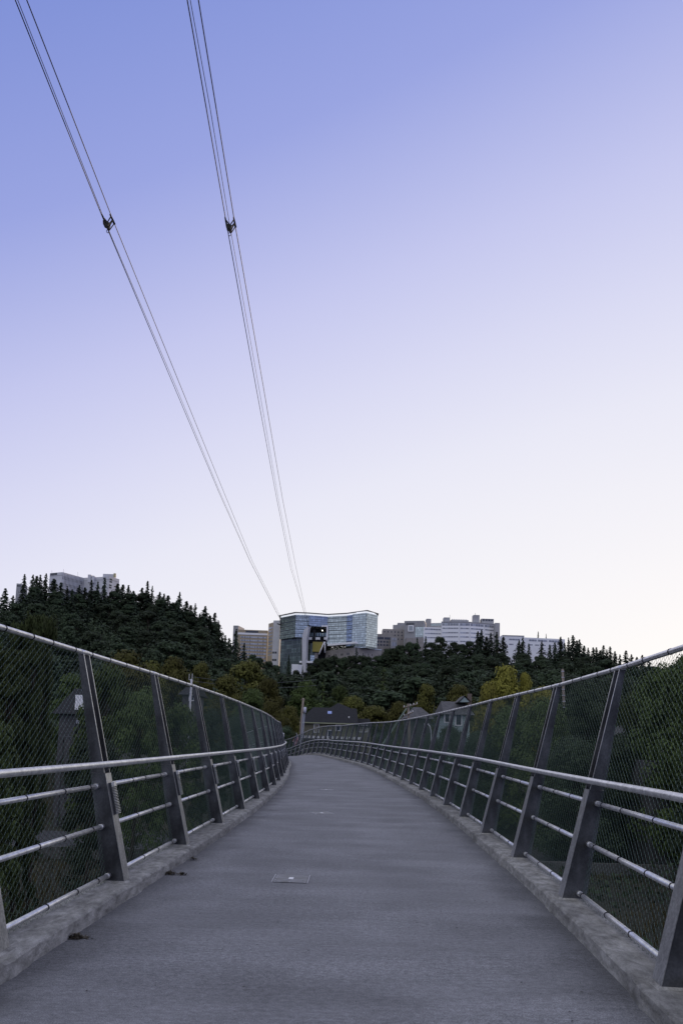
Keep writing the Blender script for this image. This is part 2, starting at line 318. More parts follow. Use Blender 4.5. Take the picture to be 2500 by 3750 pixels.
# grout pads under the posts: part of the kerb
def frame_at(E, i):
    return E.p[i], E.n[i], E.tan(i)
def ps(P, n, t, r, a, h): return P+n*r+t*a+Vector((0, 0, h))   # radial outward, along, up
BR = .19; TR = .048; UO = BR+TOPH*(LEAN)-(BR-TR)               # outer edge run-out at top
def inner(h): return h*LEAN
def outer(h): return BR+(LEAN*TOPH+TR-BR)*h/TOPH
PW = .065   # half spacing of the two plates
def rail_pt(E, i, h): P, n, t = frame_at(E, i); w = outer(h)-inner(h); return ps(P, n, t, inner(h)+w*.66, 0, h)
def post(E, i, side, light):
    P, n, t = frame_at(E, i); P0 = Vector((0, 0, 0)); q = lambda rr, a, h: ps(P0, n, t, rr, a, h)
    sg = -1 if side == 'left' else 1
    # lower box
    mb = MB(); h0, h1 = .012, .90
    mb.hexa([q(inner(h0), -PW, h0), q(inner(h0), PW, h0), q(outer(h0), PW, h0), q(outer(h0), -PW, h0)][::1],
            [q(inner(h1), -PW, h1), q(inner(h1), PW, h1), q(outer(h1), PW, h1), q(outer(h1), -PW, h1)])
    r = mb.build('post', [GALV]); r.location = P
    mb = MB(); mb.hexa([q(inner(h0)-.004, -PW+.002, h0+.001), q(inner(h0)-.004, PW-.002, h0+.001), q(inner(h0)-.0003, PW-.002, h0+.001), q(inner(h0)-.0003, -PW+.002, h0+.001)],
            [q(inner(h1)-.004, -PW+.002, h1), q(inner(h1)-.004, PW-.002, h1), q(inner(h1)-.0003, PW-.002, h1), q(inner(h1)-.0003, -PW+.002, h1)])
    mb.build('lit_inner_face', [GALV_LIT], r)  # inner face of the post, its brightness from the sky painted in
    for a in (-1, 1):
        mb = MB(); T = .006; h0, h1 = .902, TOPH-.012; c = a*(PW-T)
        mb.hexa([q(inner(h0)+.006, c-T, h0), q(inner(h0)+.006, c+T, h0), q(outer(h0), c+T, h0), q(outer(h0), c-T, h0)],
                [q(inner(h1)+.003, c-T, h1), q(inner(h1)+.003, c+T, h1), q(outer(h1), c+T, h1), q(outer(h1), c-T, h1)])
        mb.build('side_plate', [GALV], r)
        mb = MB(); e0, e1 = inner(h0)+.0055, inner(h1)+.0025
        mb.hexa([q(e0-.003, c-T*.9, h0), q(e0-.003, c+T*.9, h0), q(e0, c+T*.9, h0), q(e0, c-T*.9, h0)], [q(e1-.003, c-T*.9, h1), q(e1-.003, c+T*.9, h1), q(e1, c+T*.9, h1), q(e1, c-T*.9, h1)])
        mb.build('lit_plate_edge', [GALV_LIT], r)  # painted highlight along the inner edge of the plate
    mb = MB(); mb.hexa([q(-.05, -PW-.045, -.012), q(-.05, PW+.045, -.012), q(BR+.04, PW+.045, -.012), q(BR+.04, -PW-.045, -.012)],
                       [q(-.006, -PW-.006, .012), q(-.006, PW+.006, .012), q(BR+.006, PW+.006, .012), q(BR+.006, -PW-.006, .012)])
    mb.build('grout_pad', [KERBM], r)
    mb = MB(); mb.tube([q(inner(.93)+.03, 0, .90), q(inner(.93)-.01, 0, .955)], .014, 8); mb.build('rail_bracket', [GALV], r)
    if light:
        lf = MB(); d = (q(inner(.82), 0, .82)-q(inner(.55), 0, .55)).normalized(); c0 = q(inner(.55), 0, .55); pr = (-n+Vector((0, 0, LEAN))*-1).normalized(); pr = d.cross(t).normalized()
        if pr.dot(n) > 0: pr = -pr
        L = .275
        lf.box(c0+d*L/2+pr*.012, (.06, .024, L), 0, (t, pr, d))
        lf.box(c0+d*(L-.02)+pr*.036, (.052, .024, .04), 1, (t, pr, d))
        for k in range(17): lf.box(c0+d*(.008+k*.0135)+pr*.035, (.05, .022, .005), 1, (t, pr, d))
        lf.build('step_light', [GALV, GALVR], r)
    return r
ORD = ['nearest', 'second', 'third', 'fourth', 'fifth', 'sixth', 'seventh', 'eighth', 'ninth', 'tenth', 'eleventh', 'twelfth', 'thirteenth', 'fourteenth', 'fifteenth', 'sixteenth', 'seventeenth', 'eighteenth', 'nineteenth', 'twentieth']
def rank(k):
    if k < 20: return ORD[k]
    return 'twenty-'+['first', 'second', 'third', 'fourth', 'fifth', 'sixth', 'seventh', 'eighth', 'ninth', 'tenth', 'eleventh', 'twelfth', 'thirteenth', 'fourteenth'][k-20]
def tie(mb, c, d, r):
    mb.tube([c-d*.005, c+d*.005], r+.0035, 8, 1)
for side, E, L, first in (('left', EL, LD, 4), ('right', ER, RD, 4)):
    fen = empty('bridge_fence', 'tall leaning chain mesh safety fence with steel rails along the %s kerb of the bridge' % side, 'fence')
    nP = len(L)
    for i in range(nP):
        if i < 2: continue
        p = post(E, i, side, side == 'left' and i < 17)
        k = i-first
        # the post is a part of this fence
        p.parent = fen
    # rails
    def chain(h, off=0): return [ps(*frame_at(E, i)[:1], E.n[i], E.tan(i), 0, 0, 0) for i in range(nP)]
    for h in (.055, .455, .79):
        for i in range(1, nP-1):
            mb = MB(); a = rail_pt(E, i, h); b = rail_pt(E, i+1, h); d = (b-a).normalized(); a2 = a+d*(PW); b2 = b-d*(PW)
            mb.tube([a2, b2], .0195, 12); mb.tube([a2, a2+d*.05], .0235, 12); mb.tube([b2-d*.05, b2], .0235, 12)
            for q in range(4): tie(mb, a.lerp(b, (q+.5+random.uniform(-.15, .15))/4), d, .0205)
            ro = mb.build('rail', [GALVR, DARKM], fen)
            for p in ro.data.polygons: p.use_smooth = len(p.vertices) == 4
    mb = MB(); tp = []
    for i in range(1, nP-1):
        P0, n0, t0 = frame_at(E, i); P1, n1, t1 = frame_at(E, i+1)
        a = ps(P0, n0, t0, inner(TOPH)+TR/2, 0, TOPH+.006); b = ps(P1, n1, t1, inner(TOPH)+TR/2, 0, TOPH+.006); d = (b-a).normalized()
        if not tp: tp.append(a)
        tp.append(b); mb.tube([a-d*.085, a+d*.085], .0235, 12)
        for q in range(5): tie(mb, a.lerp(b, (q+.5+random.uniform(-.15, .15))/5), d, .0215)
    mb.tube(tp, .021, 12)
    ro = mb.build('top_rail', [GALVR, DARKM], fen)
    for p in ro.data.polygons: p.use_smooth = len(p.vertices) == 4
    hp = []
    for k in range(int((nP-1.001)*6)):
        u = k/6
        if u < 1: continue
        hp.append(E.cr(u, inner(HRH)-.05, HRH+.01))
    mb = MB(); mb.tube(hp, .0262, 16); mb.build('handrail', [GALVR], fen, smooth=True)
    # chain link: one woven panel per bay
    for i in range(1, nP-1):
        D = E.p[i].y
        if D < -3: continue
        P0, n0, t0 = frame_at(E, i); P1, n1, t1 = frame_at(E, i+1)
        hb = -.02; ht = TOPH+.012
        wd = .024
        def corner(P, n, t, h): wq = outer(h)-inner(h); return ps(P, n, t, inner(h)+wq*.66+wd if h < 1.9 else inner(h)+TR/2+wd, 0, h)
        A, B, C_, D_ = corner(P0, n0, t0, hb), corner(P1, n1, t1, hb), corner(P1, n1, t1, ht), corner(P0, n0, t0, ht)
        W = (B-A).length; pit = .036; nc = max(int(W/pit), 8); nr = 41*2
        rad = .0014
        mb = MB(); nrm = (B-A).cross(D_-A).normalized()
        if nrm.dot(n0) < 0: nrm = -nrm
        for c in range(nc):
            pts = []
            for q in range(nr+1):
                sg_ = 1 if (q+c) % 2 else -1; u = (c+.5+.54*sg_)/nc; v = q/nr
                # knuckles are rounded: two points at each bend
                for dv, du in (((-.17, -.10), (.17, -.10)) if D < 14 else ((0, 0),)):
                    vv = min(max(v+dv/nr, 0), 1); uu = u+du*sg_/nc
                    pt = A.lerp(B, uu).lerp(D_.lerp(C_, uu), vv)+nrm*.003*sg_
                    pts.append(pt)
            mb.tube(pts, rad, 3, cap=False)
        mb.build('mesh_panel', [WIRE], fen)
# covers set into the deck
COVM = noisy('cover_steel', (.045, .05, .058), (.17, .18, .215), (6, 8, 6), rough=.4, metal=.5)
EDGEM = mat('worn_edge', (.42, .42, .46), .5)
def cover(px, py, label):
    c = atz(px, py, .0); k = min(range(len(LD)), key=lambda q: abs(LD[q][1]-c.y)); kr = min(range(len(RD)), key=lambda q: abs(RD[q][1]-c.y))
    a = EL.p[k]; b = ER.p[kr]; tt = (c.x-a.x)/(b.x-a.x); c.z = lerp(a.z, b.z, tt)-.1+.004
    X = (b-a).normalized(); Y = Vector((-X.y, X.x, 0)).normalized(); Zv = X.cross(Y)
    r = empty('access_cover', label, 'cover', 'steel covers set in the deck', c); ax = (X, Y, Zv)
    W = .33; H = .36
    mb = MB()
    for sx in (-1, 1): mb.box((X*sx*(W/2+.003)), (.007, H, .006), 0, ax)
    mb.build('frame', [EDGEM], r)
    mb = MB(); mb.box(-Zv*.001, (W-.012, H-.012, .004), 0, ax); mb.build('lid', [COVM], r)
    mb = MB(); mb.box(Zv*.0035, (.045, .085, .003), 0, ax)
    mb.build('badge', [WHITE], r)
    mb = MB()
    for sx in (-.14, 0, .14):
        mb.tube([X*sx-Y*.165, X*sx-Y*.165+Zv*.004], .007, 10)
    for sy in (-.08, .02, .12): mb.tube([X*-.145+Y*sy, X*-.145+Y*sy+Zv*.004], .008, 10)
    mb.build('bolts', [EDGEM], r)
cover(1066, 3220, 'nearest square steel access cover set in the bridge deck, with pale frame edges')
cover(1178, 2977, 'second square steel cover along the deck, beyond the nearest one')
cover(1194, 2888, 'third, small looking steel cover far along the deck')
cover(1200, 2843, 'farthest steel cover before the crest of the bridge')
# debris against the kerb
def debris(px, py, n, sz, label):
    c = atz(px, py, .015); mb = MB()
    for _ in range(n):
        a = random.uniform(0, 6.28); r = abs(random.gauss(0, 1))*sz; p = c+Vector((math.cos(a)*r*1.6, math.sin(a)*r*.6, random.uniform(-.008, .022)*max(0, 1-r/sz/2)))
        d = Vector((random.uniform(-1, 1), random.uniform(-1, 1), random.uniform(-.25, .45))).normalized()*random.uniform(.008, .024); e = d.cross(Vector((random.uniform(-.3, .3), 0, 1))).normalized()*random.uniform(.002, .006)
        mb.quad(p-d-e, p+d-e, p+d+e, p-d+e)
    mb.build('leaf_litter', [noisy('dead_leaves', (.035, .03, .022), (.09, .075, .05), (30, 30, 30))], label=label, cat='leaf litter', group='litter along the kerb')
debris(278, 3432, 200, .03, 'largest clump of dead leaves against the left kerb in front of the nearest post')
debris(622, 3198, 160, .03, 'dark clump of leaf litter by the left kerb, near the second post')
debris(668, 3200, 60, .016, 'small clump of litter just right of the dark clump by the left kerb')
debris(706, 3145, 40, .02, 'thin wisp of litter by the left kerb, farthest of the clumps')
mb = MB()
for _ in range(260):
    v = random.uniform(2.4, 16); a = random.uniform(-1.5, 1.7); z = .002
    s_ = random.uniform(.003, .009); an = random.uniform(0, 3.1); X = Vector((math.cos(an), math.sin(an), 0)); Y = Vector((-X.y, X.x, 0))
    k = min(range(len(LD)), key=lambda q: abs(LD[q][1]-v)); zz = LD[k][2]-.1+(a+1.7)/3.6*(min(RD, key=lambda q: abs(q[1]-v))[2]-LD[k][2])+.006
    c = Vector((a, v, zz)); mb.quad(c-X*s_-Y*s_*.5, c+X*s_-Y*s_*.4, c+X*s_*.8+Y*s_*.5, c-X*s_+Y*s_*.6)
tag(mb.build('grit', [mat('dark_grit', (.03, .028, .025), .9)]), 'tiny dark specks of grit scattered on the bridge deck', 'grit', kind='stuff')
mb = MB(); mb.prism([(-150, 44.8), (150, 44.8), (150, 45.1), (-150, 45.1)], -7.3, -6.2)
mb.build('road_barrier', [CONC], label='long low concrete barrier beside the road below the bridge', cat='barrier')

# ---------------------------------------------------------------- trees
def rv(): return Vector((random.gauss(0, 1), random.gauss(0, 1), random.gauss(0, 1))).normalized()
def leaf(mb, p, d, s_, m=0, asp=.55):
    d = d.normalized(); e = d.cross(rv()).normalized(); 
    mb.quad(p-d*s_*.5-e*s_*asp*.25, p-e*s_*asp*.5+d*s_*.1, p+d*s_*.6, p+e*s_*asp*.5+d*s_*.1, m)
def leafn(mb, p, n, s_, asp=.8):
    n = n.normalized(); d = n.cross(rv()).normalized(); e = n.cross(d); 
    mb.quad(p-d*s_*.5-e*s_*asp*.2, p-e*s_*asp*.5+d*s_*.1, p+d*s_*.55, p+e*s_*asp*.5+d*s_*.1)
def conifer_mb(H=26, R=4.6, lev=34, br=8, leaves=6, ls=1.0, seed=0, droop=.35):
    random.seed(seed); c = MB(); t = MB(); t.tube([(0, 0, 0), (0, 0, H*.5), (0, 0, H*.98)], [H*.014, H*.009, .03], 7)
    for k in range(lev):
        f = (k+random.random()*.6)/lev; z = H*(.1+.9*f); r = R*(1-f)**.8*random.choice((.5, .8, .95, 1, 1.25))+.12
        for b in range(max(3, int(br*(1-f*.55)))):
            a = random.uniform(0, 6.28); rr = r*random.uniform(.65, 1.15); n = max(2, int(leaves*(.4+.6*rr/R)))
            for q in range(n):
                u = (q+random.random())/n; p = Vector((math.cos(a)*rr*u, math.sin(a)*rr*u, z-droop*rr*u*u+random.uniform(-.12, .12)*ls))
                leafn(c, p, Vector((math.cos(a)*.7, math.sin(a)*.7, .75))+rv()*.45, ls*random.uniform(.6, 1.15)*(.7+.3*(1-f)), .7)
    return c, t
def broad_mb(H=18, W=12, lobes=45, per=70, ls=.75, seed=0, low=.04, taper=.6):
    random.seed(seed); c = MB(); t = MB()
    t.tube([(0, 0, 0), (.1, 0, H*.3), (0, .1, H*.6), (0, 0, H*.85)], [H*.022, H*.016, H*.009, .03], 8)
    for k in range(lobes):
        f = random.random()**.8 if k > 5 else .99-.012*k; z = H*(low+(1-low)*f*.95); prof = math.sin(math.pi*min(.97, .16+.84*f)**1.1)**taper
        a = random.uniform(0, 6.28); rr = W/2*prof*random.uniform(.35, .85); cp = Vector((math.cos(a)*rr, math.sin(a)*rr, z)); lr = W*random.uniform(.10, .19)
        if k % 4 == 0: t.tube([(0, 0, z*.6), cp*.6+Vector((0, 0, z*.35)), cp], [H*.006, H*.004, .02], 5)
        for q in range(per):
            d = rv(); d.z = d.z*.8+.15; p = cp+Vector((d.x*lr, d.y*lr, d.z*lr*.75))*random.uniform(.55, 1.08)
            leafn(c, p, d+Vector((0, 0, .25))+rv()*.42, ls*random.uniform(.55, 1.1), .85)
    return c, t
def far_mesh(fn, leafm, nm, **k):
    c, t = fn(**k); n = len(c.v); c.v += t.v; c.f += [tuple(i+n for i in f) for f in t.f]; c.mi += [1]*len(t.f)
    return c.mesh(nm, [leafm, BARK])
conF = [far_mesh(conifer_mb, L_DARK, 'conifer', seed=s_, R=6.2+.4*s_, lev=30+s_*2, br=13, leaves=11, ls=1.5, droop=.32) for s_ in range(5)]
broF = [far_mesh(broad_mb, L_HILL, 'hill_tree', seed=20+s_, lobes=60, per=80, ls=.9) for s_ in range(4)]
conH, broH = 26.0, 18.0
def inst(name, me, loc, sc, rz, label, cat, group=None):
    o = bpy.data.objects.new(name, me); COL.objects.link(o); o.location = loc; o.scale = (sc if isinstance(sc, tuple) else (sc,)*3); o.rotation_euler = (0, 0, rz)
    return tag(o, label, cat, group)
rnd = random.Random(5)
# skyline conifers: tip position, distance, height
SKY_L = [(22, 2152), (50, 2170), (92, 2101), (108, 2118), (123, 2099), (137, 2106), (150, 2105), (171, 2099), (185, 2122), (200, 2118), (225, 2121), (248, 2147), (266, 2157), (292, 2142), (313, 2150), (337, 2121), (360, 2118),
         (386, 2117), (410, 2142), (433, 2132), (452, 2138), (472, 2143), (490, 2150), (503, 2137), (522, 2150), (542, 2120), (559, 2145), (572, 2162), (586, 2160), (602, 2172), (617, 2178), (636, 2178), (648, 2198), (659, 2167), (684, 2195), (700, 2214), (716, 2209),
         (733, 2232), (752, 2219), (770, 2252), (788, 2232), (800, 2272), (812, 2285), (826, 2312), (840, 2335)]
for i, (px, py) in enumerate(SKY_L):
    if i in (3, 8, 18, 23, 27, 31, 42): continue
    if i % 3 == 1: py += rnd.uniform(0, 14)
    D = 425+rnd.uniform(-14, 14); H = rnd.uniform(16, 31); p = at(px, py, D); H = max(H, p.z-ground(p.x, D)+1); s_ = H/conH
    inst('conifer', conF[i % 5], (p.x, p.y, p.z-H), ((rnd.uniform(.8, 1.6),)*2+(s_,)), rnd.uniform(0, 6), 'dark pointed conifer standing against the sky on the left wooded ridge', 'conifer', 'conifers along the crest of the left ridge')
for i, (px, py) in enumerate(((130, 2150), (215, 2166), (290, 2178), (350, 2166), (420, 2168), (480, 2172), (530, 2172), (585, 2196), (640, 2210), (690, 2240), (745, 2262), (785, 2285))):
    D = 418; p = at(px, py, D); H = max(16, p.z-ground(p.x, D)+1); inst('hill_tree', broF[i % 4], (p.x, p.y, p.z-H), (1.25, 1.25, H/broH), px, 'rounder dark tree filling in below the conifers of the left ridge', 'tree', 'rounder trees under the left ridge conifers')
SKY_R = [(1749, 2311), (1762, 2305), (1780, 2330), (1796, 2315), (1818, 2314), (1842, 2331), (1899, 2345), (1913, 2332), (1935, 2355), (1982, 2346), (2011, 2360), (2030, 2352), (2051, 2331), (2066, 2352), (2080, 2335), (2096, 2325), (2110, 2345), (2120, 2340), (2137, 2362), (2152, 2372), (2170, 2370),
         (2182, 2370), (2196, 2380), (2208, 2361), (2220, 2378), (2232, 2366), (2250, 2384), (2268, 2395), (2290, 2380), (2310, 2396), (2330, 2405), (2350, 2398), (2375, 2410)]
for i, (px, py) in enumerate(SKY_R):
    D = 505+rnd.uniform(-10, 10); H = rnd.uniform(20, 27); p = at(px, py, D); H = max(H, p.z-ground(p.x, D)+1); s_ = H/conH
    inst('conifer', conF[(i+2) % 5], (p.x, p.y, p.z-H), ((s_*rnd.uniform(.8, 1.5),)*2+(s_,)), rnd.uniform(0, 6), 'pointed conifer on the crest of the right hill near the low white building', 'conifer', 'conifers along the crest of the right hill')
for px, py, D, H, lb in ((866, 2303, 440, 32, 'tall conifer in front of the left edge of the tan banded building'), (895, 2352, 440, 24, 'shorter conifer just right of the tall one before the tan banded building'), (845, 2352, 440, 20, 'low conifer at the foot of the left ridge, left of the tan banded building'), (1527, 2334, 520, 18, 'left one of two dark conifers below the framed square window'),
                     (1558, 2329, 520, 19, 'right one of two dark conifers before the left end of the white banded building'), (1305, 2368, 520, 19, 'conifer rising in front of the stone podium of the glass building'), (1058, 2398, 505, 18, 'conifer before the dark lower part of the glass building'), (1108, 2440, 505, 11, 'small conifer at the foot of the white cable pylon'),
                     (1969, 2310, 640, 16, 'conifer tip showing above the roof of the low white building'), (1998, 2320, 640, 12, 'smaller conifer tip above the right half of the low white building roof'), (2052, 2330, 560, 18, 'conifer at the right end of the low white building')):
    p = at(px, py, D); H0 = H; H = max(H, p.z-ground(p.x, D)+1); s_ = H/conH; inst('conifer', conF[int(px) % 5], (p.x, p.y, p.z-H), (H0/conH, H0/conH, s_), px, lb, 'conifer')
for px, py, D, H, Wd, lb in ((1612, 2333, 522, 16, 15, 'round bare-stemmed broadleaf tree before the white banded building'), (1660, 2352, 520, 13, 14, 'low round tree right of the bare-stemmed one'), (1720, 2350, 520, 14, 16, 'broad dark tree under the white banded building'), (1222, 2402, 520, 14, 13, 'dense dark tree right of the yellow wall'), (1165, 2412, 515, 14, 14, 'dark tree directly right of the white cable pylon'), (1440, 2375, 520, 14, 18, 'dark tree crown before the grey clinic blocks'), (1385, 2403, 520, 13, 16, 'dark tree before the right corner of the stone podium')):
    p = at(px, py, D); H = max(H, p.z-ground(p.x, D)+1); inst('hill_tree', broF[int(px) % 4], (p.x, p.y, p.z-H), (Wd/12, Wd/12, H/broH), px, lb, 'tree')
for px, py, H, Wd in ((1185, 2415, 13, 13), (1205, 2412, 15, 15), (1245, 2414, 13, 14), (1262, 2410, 14, 12), (1288, 2406, 14, 15), (1325, 2404, 14, 15), (1345, 2408, 12, 14), (1398, 2404, 13, 16), (1420, 2380, 13, 15), (1465, 2366, 14, 16), (1495, 2358, 14, 15), (1520, 2360, 13, 14), (1580, 2356, 12, 15), (1690, 2362, 12, 15), (1140, 2440, 11, 12), (1085, 2458, 9, 11), (1015, 2440, 11, 12), (985, 2425, 12, 13), (950, 2412, 13, 13), (925, 2400, 13, 12)):
    D = 516+rnd.uniform(-6, 6); p = at(px, py, D); H = max(H, p.z-ground(p.x, D)+1); inst('hill_tree', broF[int(px) % 4], (p.x, p.y, p.z-H*.97), (Wd/12, Wd/12, H/broH), px, 'dark round-topped tree in the row at the foot of the hilltop buildings', 'tree', 'trees at the foot of the hilltop buildings')
# slope woods, individually
cb = cc = 0; rows = []
def visrow(D):
    return D
Dv = 165.0; cand = []
while Dv < 520:
    stepx = 9.5+Dv*.011; x = -Dv*.56
    while x < Dv*.56:
        xx = x+rnd.uniform(-3, 3); yy = Dv+rnd.uniform(-5, 5); px = 1250+2500*xx/yy; zr, Dr = ridge(px)
        if yy < Dr+4: cand.append((xx, yy, px, Dr))
        x += stepx
    Dv *= 1.062
rnd.shuffle(cand)
nc_ = nb_ = 0; rest = []
for xx, yy, px, Dr in cand:
    z = ground(xx, yy); con = rnd.random() < ((.38 if px < 830 else .0) if yy > 250 else .0)
    edge = max(0, min(1, (Dr-yy)/70.0)); topcap = 12.5+9*edge
    if con and nc_ < 200:
        nc_ += 1; H = min(rnd.uniform(17, 25), topcap); s_ = H/conH
        inst('conifer', conF[rnd.randrange(5)], (xx, yy, z-1), (s_*rnd.uniform(.95, 1.35),)*2+(s_,), rnd.uniform(0, 6), 'dark conifer among the many covering the wooded hillside', 'conifer', 'conifers on the hillside')
    elif nb_ < 290:
        nb_ += 1; H = min(rnd.uniform(12, 19), topcap-2); wd = rnd.uniform(11, 17)
        inst('hill_tree', broF[rnd.randrange(4)], (xx, yy, z-1), (wd/12, wd/12, H/broH), rnd.uniform(0, 6), 'rounded dark green tree among the many covering the wooded hillside', 'tree', 'broadleaf trees on the hillside')
    else: rest.append((xx, yy, z))
# the rest of the wood: undergrowth and lesser trees as one mass
random.seed(77); mb = MB(); Dv = 150.0
for xx, yy, z in rest:
    for q in range(330):
        d = rv(); p = Vector((xx, yy, z+7))+Vector((d.x*6.5, d.y*6.5, d.z*6))*random.uniform(.6, 1.05); leafn(mb, p, d+rv()*.4, random.uniform(.7, 1.4), .85)
for q in range(110000):
    yy = 138*math.exp(random.random()*1.42); xx = random.uniform(-1.15, 1.25)*yy; px = 1250+2500*xx/yy
    if yy > ridge(px)[1]+25: continue
    z = ground(xx, yy)+random.uniform(0, 5)+2.5*noise.noise((xx*.12, yy*.12, 0)); leafn(mb, Vector((xx, yy, z)), rv()*.6+Vector((0, -.4, 1)), random.uniform(.9, 1.9)*(1 if abs(xx) < .58*yy else 2.2), .9)
mb.build('undergrowth', [L_HILL], label='dark undergrowth and lesser trees filling the hillside wood', cat='woodland', kind='stuff')
# named trees nearer the bridge: (px of centre, py of top, distance, height, width px, leaf, label, kind)
protoB = {}
def protoB_get(lm, dens, s_):
    key = (lm.name, dens, s_)
    if key not in protoB:
        if dens == 'near': c, t = broad_mb(10, 8, 90, 330, .22, 40+s_)
        elif dens == 'mid': c, t = broad_mb(10, 8, 75, 150, .36, 50+s_)
        elif dens == 'col': c, t = broad_mb(10, 3.2, 120, 200, .16, 60+s_, .02, .25)
        elif dens == 'con': c, t = conifer_mb(10, 3.0, 34, 11, 9, .34, 70+s_, .25)
        elif dens == 'drape': c, t = broad_mb(10, 7, 60, 200, .26, 80+s_, .05, .4)
        protoB[key] = (c.mesh('crown', [lm]), t.mesh('trunk', [BARK], True))
    return protoB[key]
def tree(px, py, D, H, wpx, lm, dens, lb, grp=None, name='tree'):
    p = at(px, py, D); base = {'near': 8, 'mid': 8, 'col': 3.2, 'con': 6, 'drape': 7}[dens]
    H = max(H, p.z-ground(p.x, p.y)+.3); r = empty(name, lb, 'tree', grp, (p.x, p.y, p.z-H)); W = wpx*D/2500*(1.3 if dens in ('mid', 'near') else 1); s3 = int(px) % 2
    cm, tm = protoB_get(lm, dens, s3)
    for nm, me in (('crown', cm), ('trunk', tm)):
        o = bpy.data.objects.new(nm, me); COL.objects.link(o); o.parent = r; o.scale = (W/base, W/base, H/10*(1.05 if dens == 'col' else 1.0)); o.rotation_euler = (0, 0, px*.7)
